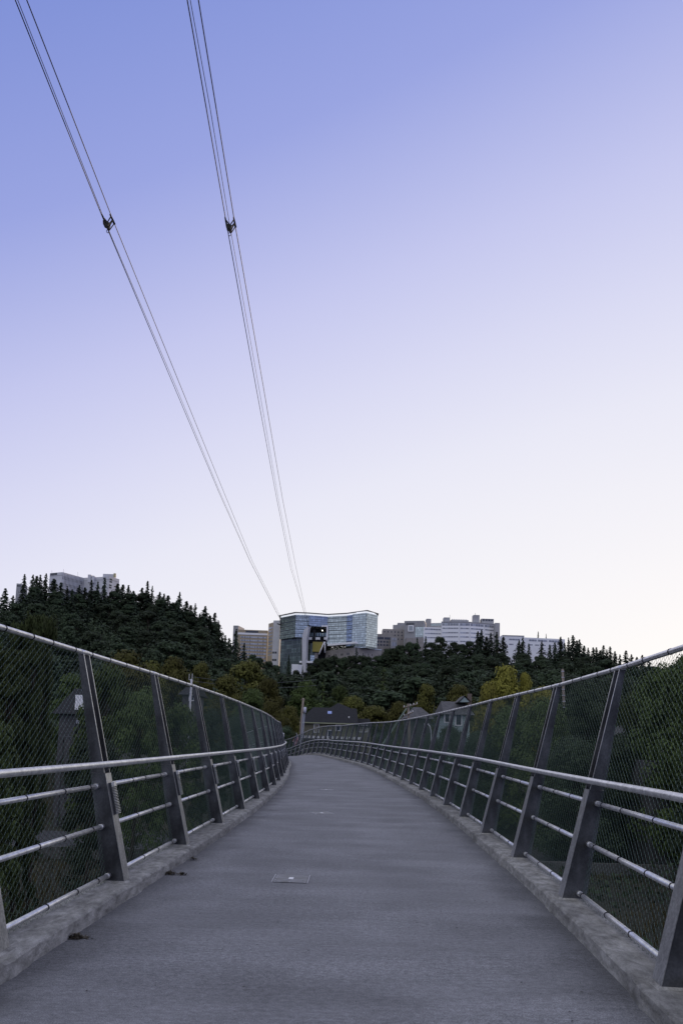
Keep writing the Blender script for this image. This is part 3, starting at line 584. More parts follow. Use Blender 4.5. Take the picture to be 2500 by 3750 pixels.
for a in [
    (905, 2428, 150, 17, 190, L_OLIVE, 'mid', 'large olive-lit round tree below the tan banded building, left of the pylon'),
    (985, 2490, 140, 13, 110, L_OLIVE, 'mid', 'olive tree right of and lower than the large round one'),
    (825, 2478, 130, 12, 130, L_OLIVE, 'mid', 'brownish olive tree left of the large round one, above the left fence end'),
    (640, 2415, 150, 13, 130, L_OLIVE, 'mid', 'olive tree crown rising over the left top rail by the third post'),
    (735, 2432, 160, 15, 100, L_OLIVE, 'mid', 'rounded olive tree above the small antenna mast'),
    (470, 2393, 120, 12, 200, L_OLIVE, 'mid', 'broad golden-green tree just over the left top rail between first and second posts'),
    (560, 2430, 130, 11, 120, L_OLIVE, 'mid', 'low olive tree partly hidden by the left top rail'),
    (850, 2400, 190, 22, 110, L_HILL, 'con', 'dark feathery conifer above the olive trees, left of the large round one'),
    (1060, 2590, 95, 8, 90, L_OLIVE, 'mid', 'dark olive tree left of the house, behind the timber pole'),
    (1000, 2570, 105, 10, 110, L_OLIVE, 'mid', 'shaded olive tree above the end of the left fence'),
    (1045, 2630, 85, 6, 70, L_OLIVE, 'mid', 'small dark olive bush-like tree above the rail end'),
    (930, 2530, 115, 12, 130, L_GREEN, 'mid', 'deep green shaded tree behind the far end of the left fence'),
    (1120, 2500, 150, 15, 120, L_GREEN, 'mid', 'green tree behind the pole with the grey box'),
    (1185, 2485, 160, 16, 110, L_GREEN, 'con', 'pointed green tree above the left half of the dark roof'),
    (1245, 2515, 155, 13, 90, L_GREEN, 'mid', 'green tree above the middle of the dark roof'),
    (1290, 2555, 140, 9, 130, L_OLIVE, 'mid', 'olive hedge-like tree behind the right end of the dark roof'),
    (1370, 2590, 130, 9, 150, L_OLIVE, 'mid', 'wide olive tree right of the dark-roofed house'),
    (1405, 2440, 190, 19, 160, L_GREEN, 'con', 'large pointed grey-green tree on the slope between the glass building and the yellow tree'),
    (1460, 2575, 125, 9, 100, L_OLIVE, 'mid', 'olive tree behind the pole with crossarms'),
    (1565, 2510, 130, 12, 100, L_OLIVE, 'mid', 'dark round olive tree above the hipped grey roof'),
    (1680, 2515, 130, 13, 120, L_OLIVE, 'mid', 'dark olive tree behind the house with the chimney'),
    (1590, 2583, 95, 5, 60, L_BLUE, 'con', 'small bluish spruce between the two grey-roofed houses'),
    (1848, 2447, 95, 12, 130, L_YEL, 'mid', 'tallest crown of the bright yellow-green trees above the right fence'),
    (1925, 2472, 95, 11, 75, L_YEL, 'mid', 'right-hand crown of the bright yellow-green trees'),
    (1790, 2508, 92, 9, 90, L_YEL, 'mid', 'low left-hand crown of the bright yellow-green trees'),
    (1985, 2520, 90, 9, 110, L_YEL, 'mid', 'right skirt of the bright yellow-green trees behind the fence'),
    (1870, 2590, 60, 7.5, 190, L_GREEN, 'near', 'green tree seen through the right mesh under the yellow-green one'),
    (1990, 2560, 56, 9, 200, L_GREEN, 'near', 'dark green tree seen through the right mesh by the thin pole'),
    (2140, 2500, 62, 11, 220, L_HILL, 'near', 'dark tree behind the third and second right posts'),
    (2260, 2480, 70, 13, 220, L_HILL, 'near', 'dark tree behind the second right post'),
    (2430, 2440, 48, 11, 260, L_GREEN, 'near', 'sunlit green tree beyond the right mesh near the frame edge'),
    (2540, 2400, 44, 12, 260, L_GREEN, 'near', 'tall green tree cut by the right frame edge'),
    (2350, 2520, 52, 10, 200, L_GREEN, 'near', 'green tree left of the tall one at the right edge'),
    (2110, 2700, 48, 6, 260, L_HILL, 'near', 'low dark tree seen through the right mesh'),
    (2290, 2690, 50, 6, 220, L_HILL, 'near', 'low dark tree left of the grey house on the right'),
    (1655, 2668, 58, 5, 150, L_HILL, 'near', 'dark tree hiding the lower wall of the teal house'),
    (1570, 2690, 60, 4.5, 130, L_HILL, 'near', 'dark shrub-like tree below the bluish spruce'),
    (1760, 2680, 60, 6, 160, L_HILL, 'near', 'dark shrub-like tree below the yellow-green trees'),
    (40, 2400, 26, 9, 170, L_GREEN, 'col', 'tall columnar hedge tree at the left frame edge'),
    (130, 2272, 27, 11, 110, L_GREEN, 'col', 'columnar tree whose pointed tip tops the left rail, first of two'),
    (180, 2276, 28, 11, 90, L_GREEN, 'col', 'columnar tree with a pointed tip left of the white chimney'),
    (72, 2300, 27, 11, 90, L_GREEN, 'col', 'columnar tree with a thin tip nearest the left edge'),
    (-60, 2330, 26, 10, 180, L_GREEN, 'col', 'columnar tree just beyond the left frame edge'),
    (400, 2440, 46, 9, 250, L_GREEN, 'drape', 'green tree filling the mesh right of the first left post'),
    (520, 2520, 42, 8, 220, L_GREEN, 'drape', 'green tree between first and second left posts'),
    (660, 2580, 44, 7.5, 200, L_GREEN, 'drape', 'green tree behind the second left post'),
    (280, 2470, 70, 11, 200, L_GREEN, 'drape', 'olive tree behind the house with the white chimney'),
    (760, 2600, 50, 7.5, 170, L_HILL, 'drape', 'dark tree behind the third left post'),
    (860, 2620, 56, 8, 160, L_HILL, 'drape', 'dark tree behind the fourth left post'),
    (960, 2640, 66, 8, 160, L_HILL, 'drape', 'dark tree beyond the far left posts'),
    (1040, 2660, 78, 6, 120, L_HILL, 'drape', 'very dark tree by the globe lamp'),
    (-30, 2650, 22, 6, 300, L_GREEN, 'drape', 'bushy tree low at the left frame edge'),
    (350, 2700, 36, 6.5, 260, L_HILL, 'drape', 'low dark tree below the house with the white chimney'),
    (2600, 2620, 34, 8, 240, L_HILL, 'near', 'dark tree just beyond the right frame edge'),
]: tree(*a)
# rough ground cover in the valley
random.seed(3); mb = MB(); md = MB()
for q in range(26000):
    yy = random.uniform(14, 72); xx = random.uniform(-.85, .85)*(yy+8)
    if 45.5 < yy < 55.5: continue
    n_ = noise.noise((xx*.16, yy*.16, 1)); z = ground(xx, yy)
    if n_ > -.02 or abs(xx) < 0: leaf(mb, Vector((xx, yy, z+random.uniform(0, .5+1.6*max(0, n_+.1)))), rv()+Vector((0, 0, .6)), random.uniform(.15, .4), 0, .7)
    else: leaf(md, Vector((xx, yy, z+random.uniform(.05, .25))), rv()*.4+Vector((0, 0, 1)), random.uniform(.25, .6), 0, .25)
mb.build('ground_cover', [L_HILL], label='dark brambles and ground cover in the valley below the bridge', cat='ground cover', kind='stuff')
md.build('dry_grass', [L_DRY], label='dry straw-coloured grass patches in the valley below the bridge', cat='grass', kind='stuff')

# ---------------------------------------------------------------- hilltop buildings
def xy(px, py, z):
    p = atz(px, py, z); return Vector((p.x, p.y, 0))
def wallpiece(mb, P, Q, z0, z1, thick, uv=True, u0=0):
    """upright slab with its outer face on the line P-Q, depth going away from the camera"""
    d = (Q-P); d.z = 0; L = d.length; d.normalize(); n = Vector((-d.y, d.x, 0))
    if n.y < 0: n = -n
    a, b, c, e = P, Q, Q+n*thick, P+n*thick
    z = lambda v, h: Vector((v.x, v.y, h))
    mb.hexa([z(a, z0), z(b, z0), z(c, z0), z(e, z0)], [z(a, z1), z(b, z1), z(c, z1), z(e, z1)])
    if mb.uv is None: mb.uv = []
    k = [(u0, z0), (u0+L, z0), (u0+L+thick, z0), (u0-thick, z0)]; kt = [(u, z1) for u, _ in k]
    mb.uv += k[::-1]+kt
    for i in range(4):
        j = (i+1) % 4; l = L if i in (0, 2) else thick; mb.uv += [(0+u0, z0), (l+u0, z0), (l+u0, z1), (0+u0, z1)]
    return n
def band(name, parent, P, Q, f0, f1, z0, z1, m, proud=.12, depth=.3):
    a = P.lerp(Q, f0); b = P.lerp(Q, f1); d = (b-a).normalized(); n = Vector((-d.y, d.x, 0))
    if n.y < 0: n = -n
    mb = MB(); off = -n*proud; wallpiece(mb, a+off, b+off, z0, z1, depth)
    return mb.build(name, m if isinstance(m, list) else [m], parent)
def zat(px, py, D): return at(px, py, D).z
GL_TEAL = gridglass('teal_curtain_wall', (.47, .54, .56), (.10, .125, .135), 1.6, 1.9, .2, var=.28)
GL_GREEN = gridglass('green_curtain_wall', (.30, .37, .32), (.05, .07, .065), 1.6, 1.9, .2, var=.35)
GL_DARK = gridglass('dark_curtain_wall', (.075, .105, .09), (.12, .15, .135), 2.0, 3.6, .22, metal=.15, rough=.3, var=.9)
GL_WIN = gridglass('window_ribbon', (.30, .32, .37), (.55, .55, .57), 2.4, 9, .4, rough=.25, metal=.1, var=.5)
TAN = noisy('tan_brick', (.36, .30, .215), (.43, .36, .265), (.4, .4, .4))
PALE = noisy('pale_panel', (.55, .55, .57), (.64, .64, .66), (.15, .15, .15))
WPAN = noisy('white_panel', (.82, .82, .85), (.88, .88, .90), (.08, .08, .2))
GREYP = noisy('grey_panel', (.30, .30, .31), (.37, .37, .38), (.2, .2, .2))
BROWNP = noisy('stone_panel', (.27, .25, .24), (.36, .335, .32), (.4, .4, .4))
DARKP = mat('dark_opening', (.02, .022, .026), .7)
YELP = noisy('yellow_wall_paint', (.33, .28, .07), (.39, .33, .09), (.1, .1, .3))
LAMPM = bpy.data.materials.new('terminal_lamp_glow'); LAMPM.use_nodes = True
_b = LAMPM.node_tree.nodes['Principled BSDF']; _b.inputs['Emission Color'].default_value = (1, .95, .85, 1); _b.inputs['Emission Strength'].default_value = 3

# glass terminal building
T = empty('glass_building', 'teal glass curtain-wall building with a concave front, thin roof canopy and cable car portal', 'building')
ZT = 104.0
A = xy(1027, 2262, ZT); B = xy(1083, 2251, ZT); C_ = xy(1132, 2253, ZT); C2 = xy(1200, 2258, ZT); C3 = xy(1270, 2254, ZT); Dd = xy(1342, 2244, ZT); E_ = xy(1378, 2255, ZT)
zf = lambda y, P, px: zat(px, y, P.y)
zl = zat(1083, 2333, B.y)            # underside of the upper glass
def cw(P, Q, z0, z1, m, nm='curtain_wall', th=14):
    mb = MB(); wallpiece(mb, P, Q, z0, z1, th); return mb.build(nm, [m], T)
cw(A, B, zl, ZT, GL_GREEN); cw(B, C_, zl, ZT, GL_TEAL)
A2 = A.lerp(B, .08); B2 = xy(1108, 2335, zl)
A2b = A+Vector((1.0, .8, 0)); Bq = B+Vector((5.5, 1.2, 0))
cw(A2b, Bq, 40, zl-.05, GL_DARK, 'lower_wall')
zp = zat(1165, 2293, C_.y)
cw(C_, C2, zp, ZT, GL_TEAL)
zr_ = zat(1210, 2347, C2.y); zr2 = zat(1300, 2357, C3.y)
cw(C2, C3, zr_-3, ZT, GL_TEAL); cw(C3, Dd, zr_-7, ZT, GL_TEAL); cw(Dd, E_, zr_-8, ZT, GL_TEAL)
FEM = mat('floor_edge_metal', (.085, .10, .105), .5, .2)
# floor lines
for P, Q, zb in ((A, B, zl), (B, C_, zl), (C2, C3, zr_), (C3, Dd, zr_-4), (Dd, E_, zr_-8)):
    z = ZT-2.2
    while z > zb+1:
        band('floor_edge', T, P, Q, 0.0, 1.0, z, z+.45, GL_DARK if False else GREYP if False else FEM, .15, .2); z -= 3.45
z = 92
while z > 46:
    if z < zl-2: band('floor_edge', T, A2b, Bq, 0, 1, z, z+.5, mat('dark_floor_edge', (.10, .13, .125), .5, .3), .15, .2)
    z -= 3.7
# canopy, with an added glowing strip beneath for the sky seen through
mb = MB(); ov = 3.2
front = [A+Vector((-1.6, -1.2, 0)), B+Vector((-.5, -ov, 0)), C_+Vector((0, -ov, 0)), C2+Vector((0, -ov, 0)), C3+Vector((0, -ov, 0)), Dd+Vector((.5, -ov, 0)), E_+Vector((1.8, -1.2, 0))]
back = [p+Vector((0, 20, 0)) for p in front]
zs = ZT+1.5
for i in range(6):
    a, b, c, d = front[i], front[i+1], back[i+1], back[i]; up = Vector((0, 0, zs)); th = Vector((0, 0, .32))
    mb.hexa([a+up, b+up, c+up, d+up], [a+up+th, b+up+th, c+up+th, d+up+th])
mb.build('roof_canopy', [mat('canopy_metal', (.05, .05, .055), .5, .3)], T)
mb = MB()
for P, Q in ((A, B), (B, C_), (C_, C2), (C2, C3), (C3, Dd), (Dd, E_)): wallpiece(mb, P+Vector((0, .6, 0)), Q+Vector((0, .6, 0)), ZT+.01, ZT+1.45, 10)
SKYGAPM = mat('sky_gap_glow', (.8, .8, .82), .3); SKYGAPM.node_tree.nodes['Principled BSDF'].inputs['Emission Color'].default_value = (.9, .93, 1, 1); SKYGAPM.node_tree.nodes['Principled BSDF'].inputs['Emission Strength'].default_value = .75  # glow stands in for bright sky behind the gap, no lit windows
mb.build('sky_gap_strip', [SKYGAPM], T)
# portal
o_ = lambda px, py, dy=0: Vector((at(px, py, C2.y+dy).x, C2.y+dy, 0))
zpt = zat(1165, 2293, C2.y); zpb = zat(1165, 2346, C2.y)
mb = MB(); Dp = C2.y+13
mb.box(((at(1128, 2340, Dp).x+at(1212, 2340, Dp).x)/2, Dp+.5, (zpt+3+40)/2), (at(1212, 2340, Dp).x-at(1128, 2340, Dp).x, 1, zpt+3-40)); mb.build('portal_back', [DARKP], T)
mb = MB(); xl, xr = at(1131.5, 2300, C2.y-1).x, at(1201, 2300, C2.y-1).x
yf = C2.y-1.2
mb.box(((xl+xr)/2, yf+6, zpt+.1), (xr-xl, 12, 1.3)); mb.box((xr-.6, yf+6, (zpt+zpb)/2), (1.3, 11.98, zpt-zpb+.2))
mb.build('portal_frame', [WPAN], T)
mb = MB(); mb.box(((xl+xr)/2, yf+8, zpb-.3), (xr-xl, 9, 1.6)); mb.build('boarding_platform', [DARKP], T)
mb = MB()
for x0, x1 in ((1129, 1142), (1155, 1172), (1186, 1199)):
    a = at(x0, 2338, yf-.3); b = at(x1, 2338, yf-.3); mb.box(((a.x+b.x)/2, yf-.2, a.z), (b.x-a.x, 1.2, 2.0))
mb.build('platform_parapet', [WHITE], T)
mb = MB()
for q in range(7):
    a = at(1136+q*9.3, 2324, Dp-.3); mb.box((a.x, Dp-.35, a.z), (1.5, .3, 3.2))
mb.build('lounge_window', [GL_WIN if False else mat('lounge_glass', (.30, .38, .42), .2, .4)], T)
for px, py in ((1150, 2309), (1180, 2309)):
    p = at(px, py, yf+4); mb = MB(); mb.box((p.x, p.y, p.z), (.9, .5, .9)); lm = mb.build('floodlight', [LAMPM], T)
    mb = MB(); mb.tube([(p.x, p.y+.3, p.z+.6), (p.x, p.y+.3, zpt-.4)], .35, 8); mb.build('hanger_post', [DARKP], T)
p = at(1150, 2325, yf+3); mb = MB(); mb.box((p.x, p.y, p.z), (2.2, 2, 9)); mb.build('cable_saddle', [DARKP], T)
# yellow wall, braces, lower levels
a = at(1145, 2350, yf+2); b = at(1181, 2387, yf+2)
mb = MB(); mb.hexa([Vector((a.x, a.y, b.z)), Vector((b.x-1.8, a.y, b.z)), Vector((b.x-1.8, a.y+6, b.z)), Vector((a.x, a.y+6, b.z))], [Vector((a.x, a.y, a.z)), Vector((b.x, a.y, a.z)), Vector((b.x, a.y+6, a.z)), Vector((a.x, a.y+6, a.z))])
mb.build('yellow_wall', [YELP], T)
for (x0, y0), (x1, y1) in (((1187, 2350), (1168, 2396)), ((1189.5, 2350), (1190, 2390))):
    mb = MB(); p0 = at(x0, y0, yf+1); p1 = at(x1, y1, yf+1); mb.tube([p0, p1], .55, 8); mb.build('brace', [WPAN], T, smooth=True)
P1 = o_(1131, 2360, 5); P2 = o_(1160, 2360, 5)
mb = MB(); wallpiece(mb, P1, P2, 45, zpb-1.3, 8); mb.build('lower_glass', [GL_DARK], T)
P1 = at(1136, 2400, yf+4); P2 = at(1152, 2424, yf+4); mb = MB(); wallpiece(mb, Vector((P1.x, P1.y, 0)), Vector((P2.x, P2.y, 0)), P2.z, P1.z, 2); mb.build('stair_glass', [GL_TEAL], T)
P1 = at(1152, 2390, yf+4); P2 = at(1163, 2424, yf+4); mb = MB(); wallpiece(mb, Vector((P1.x+.02, P1.y-.1, 0)), Vector((P2.x, P2.y-.1, 0)), P2.z-6, P1.z, 3); mb.build('stone_stair_wall', [BROWNP], T)
P1 = at(1096, 2421, yf-6); P2 = at(1158, 2425, yf-6)
mb = MB(); wallpiece(mb, Vector((P1.x, P1.y, 0)), Vector((P2.x, P2.y, 0)), P1.z-1.2, P1.z+.3, 9); mb.build('terrace', [WPAN], T)
P1 = at(1068, 2432, yf-8); P2 = at(1092, 2432, yf-8)
mb = MB(); wallpiece(mb, Vector((P1.x, P1.y, 0)), Vector((P2.x, P2.y, 0)), 40, P1.z, 6); wallpiece(mb, Vector((P2.x+.05, P2.y+.3, 0)), Vector((P2.x+4.5, P2.y+2, 0)), 40, P1.z-.2, 5); mb.build('white_annex', [WPAN], T)
# podium
z1 = zat(1250, 2382, C3.y-9)
PA = at(1192, 2387, 575); PB = at(1290, 2371, 560); PC = at(1396, 2386, 571)
zt_ = PB.z
V2 = lambda p: Vector((p.x, p.y, 0))
PA, PB, PC = xy(1192, 2384, zt_), xy(1298, 2371, zt_), xy(1396, 2382, zt_)
mb = MB(); wallpiece(mb, PA, PB, 40, zt_, 18); wallpiece(mb, PB+Vector((.02, .03, 0)), PC, 40, zt_-.03, 18); pod = mb.build('stone_podium', [BROWNP], T)
for P, Q, fs in ((PA, PB, (.1, .14, .3, .36, .55, .59, .75, .8)), (PB, PC, (.12, .3, .5, .64, .9))):
    for f in fs: band('podium_window', T, P, Q, f, f+.025, zt_-5.6, zt_-3.9, DGLASS, .06, .2)
band('podium_coping', T, PB, PC, .0, 1, zt_+.02, zt_+.9, mat('coping_metal', (.45, .5, .55), .4, .3), .4, 1.5)
band('planter_edge', T, xy(1200, 2363, zt_+3), xy(1302, 2354, zt_+3), 0, 1, zt_+2.4, zt_+4.0, WPAN, .4, 3)
random.seed(9); mb = MB()
for q in range(2600):
    f = random.random(); row = random.random() < .55; c = (PA.lerp(PB, f)+Vector((0, 4 if row else 9, 0))); z = zt_+random.uniform(-.5, 2.4)+(3.6 if not row else 0); leaf(mb, Vector((c.x, c.y+random.uniform(-1.5, 1.5), z)), rv(), random.uniform(.5, 1.1), 0, .8)
mb.build('terrace_planting', [L_DARK], label='band of dark shrubs planted along the terraces under the glass building', cat='planting', kind='stuff')

# cable pylon
pts = [(1124, 2296), (1130, 2288), (1132, 2291), (1126.5, 2318), (1122.5, 2340), (1121, 2380), (1119, 2462), (1106, 2462), (1105.5, 2380), (1105.5, 2345), (1107.5, 2325), (1113, 2306)]
yp = yf-7; P = [at(x, y, yp) for x, y in pts]; off = Vector((1.3, 5, 0))
PYL = empty('cable_pylon', 'tall pale kinked pylon in front of the glass building portal', 'pylon')
mb = MB(); mb.hexa(P, [p+off for p in P]); mb.build('shaft', [PALE], PYL)
q0 = at(1131, 2290, yp-.5); mb = MB(); mb.tube([q0+Vector((-.8, 0, .3)), q0+Vector((1.2, 0, -.6))], .5, 10); mb.build('saddle', [DARKP], PYL)
# tan banded building
TB = empty('tan_building', 'tan brick building with white window bands and pale stair tower beside the glass building', 'building')
zt_ = zat(870, 2305, 620); P = xy(872, 2305, zt_); Q = xy(981, 2309, zt_)
mb = MB(); wallpiece(mb, P, Q, 40, zt_, 16); mb.build('wall', [TAN], TB)
P0 = xy(855, 2290, zt_+4); P1 = xy(873, 2290, zt_+4)
mb = MB(); wallpiece(mb, P0, P1, 40, zt_+3.8, 17); mb.build('stair_pier', [GREYP], TB)
band('attic_window', TB, P, Q, .26, .68, zt_-2.6, zt_-.8, DGLASS)
band('white_band', TB, P, Q, .0, 1, zt_-4.6, zt_-2.8, WPAN, .3)
for k in range(8):
    z = zt_-6.6-k*3.05; band('window_ribbon', TB, P, Q, .1, .97, z-.9, z+.6, GL_WIN, .15)
Q2 = xy(983, 2302, zt_+1); R2 = xy(1004, 2277, zt_+7); R2b = xy(1028, 2277, zt_+7)
mb = MB(); wallpiece(mb, Vector((Q2.x, Q2.y, 0)), Vector((R2.x, R2.y-6, 0)), 40, zt_+5.5, 6); mb.build('wing_wall', [TAN], TB)
for k in range(9):
    z = zt_+1-k*3.05; band('window_ribbon', TB, Q2, Vector((R2.x, R2.y-6, 0)), .12, .9, z-.8, z+.6, GL_WIN, .15)
mb = MB(); wallpiece(mb, Vector((R2.x, R2.y-6.1, 0)), Vector((R2b.x, R2b.y-6.1, 0)), 40, zt_+7.2, 8); mb.build('stair_tower', [PALE], TB)
for y in (2390, 2417):
    zz = zat(1010, y, R2.y-6)
    for f in (.03, .38): band('tower_window', TB, Vector((R2.x, R2.y-6.1, 0)), Vector((R2b.x, R2b.y-6.1, 0)), f, f+.3, zz-1, zz+.9, DGLASS, .08)

def bld(name, label, segs, m, zb=45, depth=14, part='wall'):
    """segs: list of (px, py) tops of the front; all tops at one height z taken at distance D of the first"""
    r = empty(name, label, 'building'); return r
def block(parent, x0, y0, x1, y1, D, m, zb=45, depth=14, part='wall'):
    z = zat((x0+x1)/2, (y0+y1)/2, D); P = Vector((at(x0, y0, D).x, D, 0)); Q = xy(x1, y1, z) if y0 != y1 else Vector((at(x1, y1, D).x, D, 0))
    if y0 != y1 and not (D*.85 < Q.y < D*1.15): Q = Vector((at(x1, y1, D).x, D, 0))
    mb = MB(); wallpiece(mb, P, Q, zb, z, depth); mb.build(part, [m], parent); return P, Q, z
def rib(parent, P, Q, z, px, D, lst, m, name='window_ribbon', proud=.15):
    for (f0, f1, ya, yb) in lst: band(name, parent, P, Q, f0, f1, zat(px, yb, D), zat(px, ya, D), m, proud)
G1 = empty('grey_clinic', 'grey and brown stepped building with a square framed window, left of the white one', 'building')
P, Q, z = block(G1, 1378, 2322, 1437, 2322, 605, BROWNP); rib(G1, P, Q, z, 1400, 605, [(0, .45, 2333, 2341), (.5, .95, 2333, 2341)], DGLASS)
for r_ in (2347, 2359):
    for k in range(5): rib(G1, P, Q, z, 1400, 605, [(.05+k*.19, .17+k*.19, r_, r_+6)], DGLASS, 'window')
P, Q, z = block(G1, 1430, 2334, 1453, 2334, 598, GREYP); rib(G1, P, Q, z, 1440, 598, [(.3, .85, 2337, 2344), (.15, .9, 2352, 2366)], GL_WIN)
P, Q, z = block(G1, 1401, 2304, 1480, 2304, 625, BROWNP)
for r_ in (2312, 2324, 2338):
    for k in range(6): rib(G1, P, Q, z, 1440, 625, [(.06+k*.16, .11+k*.16, r_, r_+5)], DGLASS, 'window')
block(G1, 1438, 2290, 1481, 2288, 632, GREYP, depth=10); block(G1, 1456, 2281, 1482, 2281, 636, GREYP, depth=8)
P, Q, z = block(G1, 1480, 2277, 1553, 2273, 618, GREYP)
rib(G1, P, Q, z, 1515, 618, [(.08, .5, 2283, 2290)], DGLASS)
for k in range(9): band('panel_joint', G1, P, Q, .04+k*.105, .045+k*.105, z-12, z-.5, DARKP, .03)
band('square_frame', G1, P, Q, .2, .47, zat(1505, 2314, 618), zat(1505, 2291, 618), WPAN, 1.0, 1.2)
band('square_window', G1, P, Q, .24, .43, zat(1505, 2311, 618), zat(1505, 2294, 618), mat('square_pane', (.30, .33, .36), .3, .2), 1.1, .3)
band('curtain_panel', G1, P, Q, .55, .97, zat(1535, 2334, 618), zat(1535, 2298, 618), GL_TEAL, .2, .4)
block(G1, 1486, 2337, 1551, 2337, 600, BROWNP, depth=10); P = block(G1, 1561, 2266, 1578, 2266, 640, GREYP, depth=8)
WB = empty('white_clinic', 'large white building with horizontal window ribbons and four rooftop boxes', 'building')
P, Q, z = block(WB, 1551, 2297, 1616, 2297, 612, WPAN)
rib(WB, P, Q, z, 1580, 612, [(.05, .95, 2302, 2307), (.05, .95, 2318, 2322), (.05, .95, 2333, 2337)], GL_WIN)
P, Q, z = block(WB, 1575, 2284, 1616, 2281, 622, GREYP, depth=10); rib(WB, P, Q, z, 1595, 622, [(.05, .95, 2285, 2292)], GL_TEAL, 'terrace_glass')
xs_ = [(1615, 2280, 606), (1681, 2277, 603), (1719, 2277, 603), (1771, 2280, 606), (1828, 2284, 612)]
for (xa, ya, Da), (xb, yb, Db) in zip(xs_, xs_[1:]):
    P = V2(at(xa, ya, Da)); Q = V2(at(xb, yb, Db)); z = zat(1700, 2278, 604)
    mb = MB(); wallpiece(mb, P, Q, 45, z, 16); mb.build('wall', [WPAN], WB)
    zz = lambda y: zat(1700, y, 604)
    band('upper_glass', WB, P, Q, .03, .97, zz(2292), zz(2284), GL_WIN, .15); band('roof_edge', WB, P, Q, 0, 1, zz(2281.5), zz(2277.5), GREYP, .5, .8)
    for y in (2302, 2318, 2333, 2350):
        band('window_ribbon', WB, P, Q, .06, .94, zz(y+2.2), zz(y-2.2), GL_WIN, .15)
    band('pilaster', WB, P, Q, 0, .03, 50, zz(2277), WHITE, .35, .6)
for x0, y0, x1, nm, D in ((1625, 2261, 1646, 'plant_room', 612), (1651, 2270, 1715, 'vent_housing', 614), (1733, 2252, 1755, 'lift_tower', 612), (1762, 2266, 1807, 'plant_room', 613), (1812, 2281, 1829, 'corner_tower', 600)):
    P, Q, z = block(WB, x0, y0, x1, y0, D, GREYP, zb=(95 if x0 < 1810 else 60), depth=7, part=nm)
    if x0 == 1762:
        for k in range(4): rib(WB, P, Q, z, 1785, D, [(.08+k*.23, .24+k*.23, 2268, 2274)], DGLASS, 'louvre')
    if x0 == 1651:
        for k in range(9):
            f = .08+k*.1; c = P.lerp(Q, f); mb = MB(); mb.tube([(c.x, c.y+1, z), (c.x, c.y+1, z+.8)], .4, 8); mb.build('vent', [PALE], WB)
for px, y0, y1 in ((1646, 2252, 2275), (1739, 2244, 2253)):
    mb = MB(); mb.tube([at(px, y1, 612), at(px, y0, 612)], .13, 6); mb.build('antenna', [DARKP], WB)
LW = empty('low_white_building', 'long low white two-storey building on the crest of the right hill', 'building')
P, Q, z = block(LW, 1838, 2327, 1918, 2327, 575, WPAN, 60); rib(LW, P, Q, z, 1880, 575, [(.3, .8, 2339, 2344.5), (.3, .5, 2358, 2362)], GL_WIN)
band('roof_edge', LW, P, Q, 0, 1, z-.5, z+.05, GREYP, .4, .7)
P, Q, z = block(LW, 1918, 2332, 2067, 2341, 578, WPAN, 60); zz = lambda y: zat(1940, y, 578)
for f0, f1 in ((.11, .30), (.33, .56), (.60, .86)): band('window_ribbon', LW, P, Q, f0, f1, zz(2347.5), zz(2341), GL_WIN, .15)
for f0, f1 in ((.1, .2), (.26, .36), (.42, .52), (.6, .8)): band('lower_window', LW, P, Q, f0, f1, zz(2363), zz(2359), GL_WIN, .15)
HB = empty('ridge_hospital', 'pale concrete tower block showing above the trees of the left ridge', 'building')
ZH = 146.0; a, b, c, d, e = xy(184, 2099, ZH), xy(229, 2095, ZH), xy(306, 2116, ZH), xy(400, 2111, ZH), xy(438, 2121, ZH)
for P, Q in ((a, b), (b, c), (c, d), (d, e)):
    mb = MB(); wallpiece(mb, P, Q, 90, ZH, 14); mb.build('wall', [PALE], HB); band('roof_edge', HB, P, Q, 0, 1, ZH-3.2, ZH-2.8, GREYP, .1)
zz = lambda y: zat(270, y, b.lerp(c, .5).y)
for k in range(15): band('rib', HB, b, c, .05+k*.063, .075+k*.063, zz(2165), zz(2106), PALE, .9, 1.2)
for y0, y1 in ((2120, 2131), (2143, 2154), (2165, 2175)): band('window_ribbon', HB, b, c, .04, .99, zz(y1), zz(y0), DGLASS, .45, .5)
zz = lambda y: zat(400, y, d.y)
for P, Q, f0, f1, y0, y1 in ((d, e, .08, .32, 2117, 2124), (d, e, .08, .32, 2126, 2132), (d, e, .06, .3, 2139, 2145), (d, e, .06, .3, 2147, 2153), (c, d, .78, .88, 2114, 2121), (a, b, .05, .6, 2112, 2120)): band('window', HB, P, Q, f0, f1, zz(y1), zz(y0), DGLASS)
for x0, y0, x1, D in ((323, 2104, 334, 640), (337, 2108, 345, 640), (378, 2102, 420, 645)): block(HB, x0, y0, x1, y0, D, PALE, zb=140, depth=5, part='roof_house')
p = at(421, 2106, 640); mb = MB(); mb.tube([p+Vector((0, 0, -2)), p+Vector((0, 0, 1.5))], 1.2, 12); mb.build('roof_tank', [mat('cream_paint', (.5, .45, .25), .6)], HB)
for px, y0, y1 in ((191, 2088, 2099), (234, 2084, 2096), (286, 2094, 2110)):
    mb = MB(); mb.tube([at(px, y1, 640), at(px, y0, 640)], .09, 5); mb.build('antenna', [DARKP], HB)
HS = empty('ridge_annex', 'small grey building corner among the conifers at the far left of the ridge', 'building')
P, Q, z = block(HS, 62, 2137, 80, 2137, 600, GREYP, 90, 12); rib(HS, P, Q, z, 70, 600, [(.1, .9, 2143, 2148)], DGLASS)

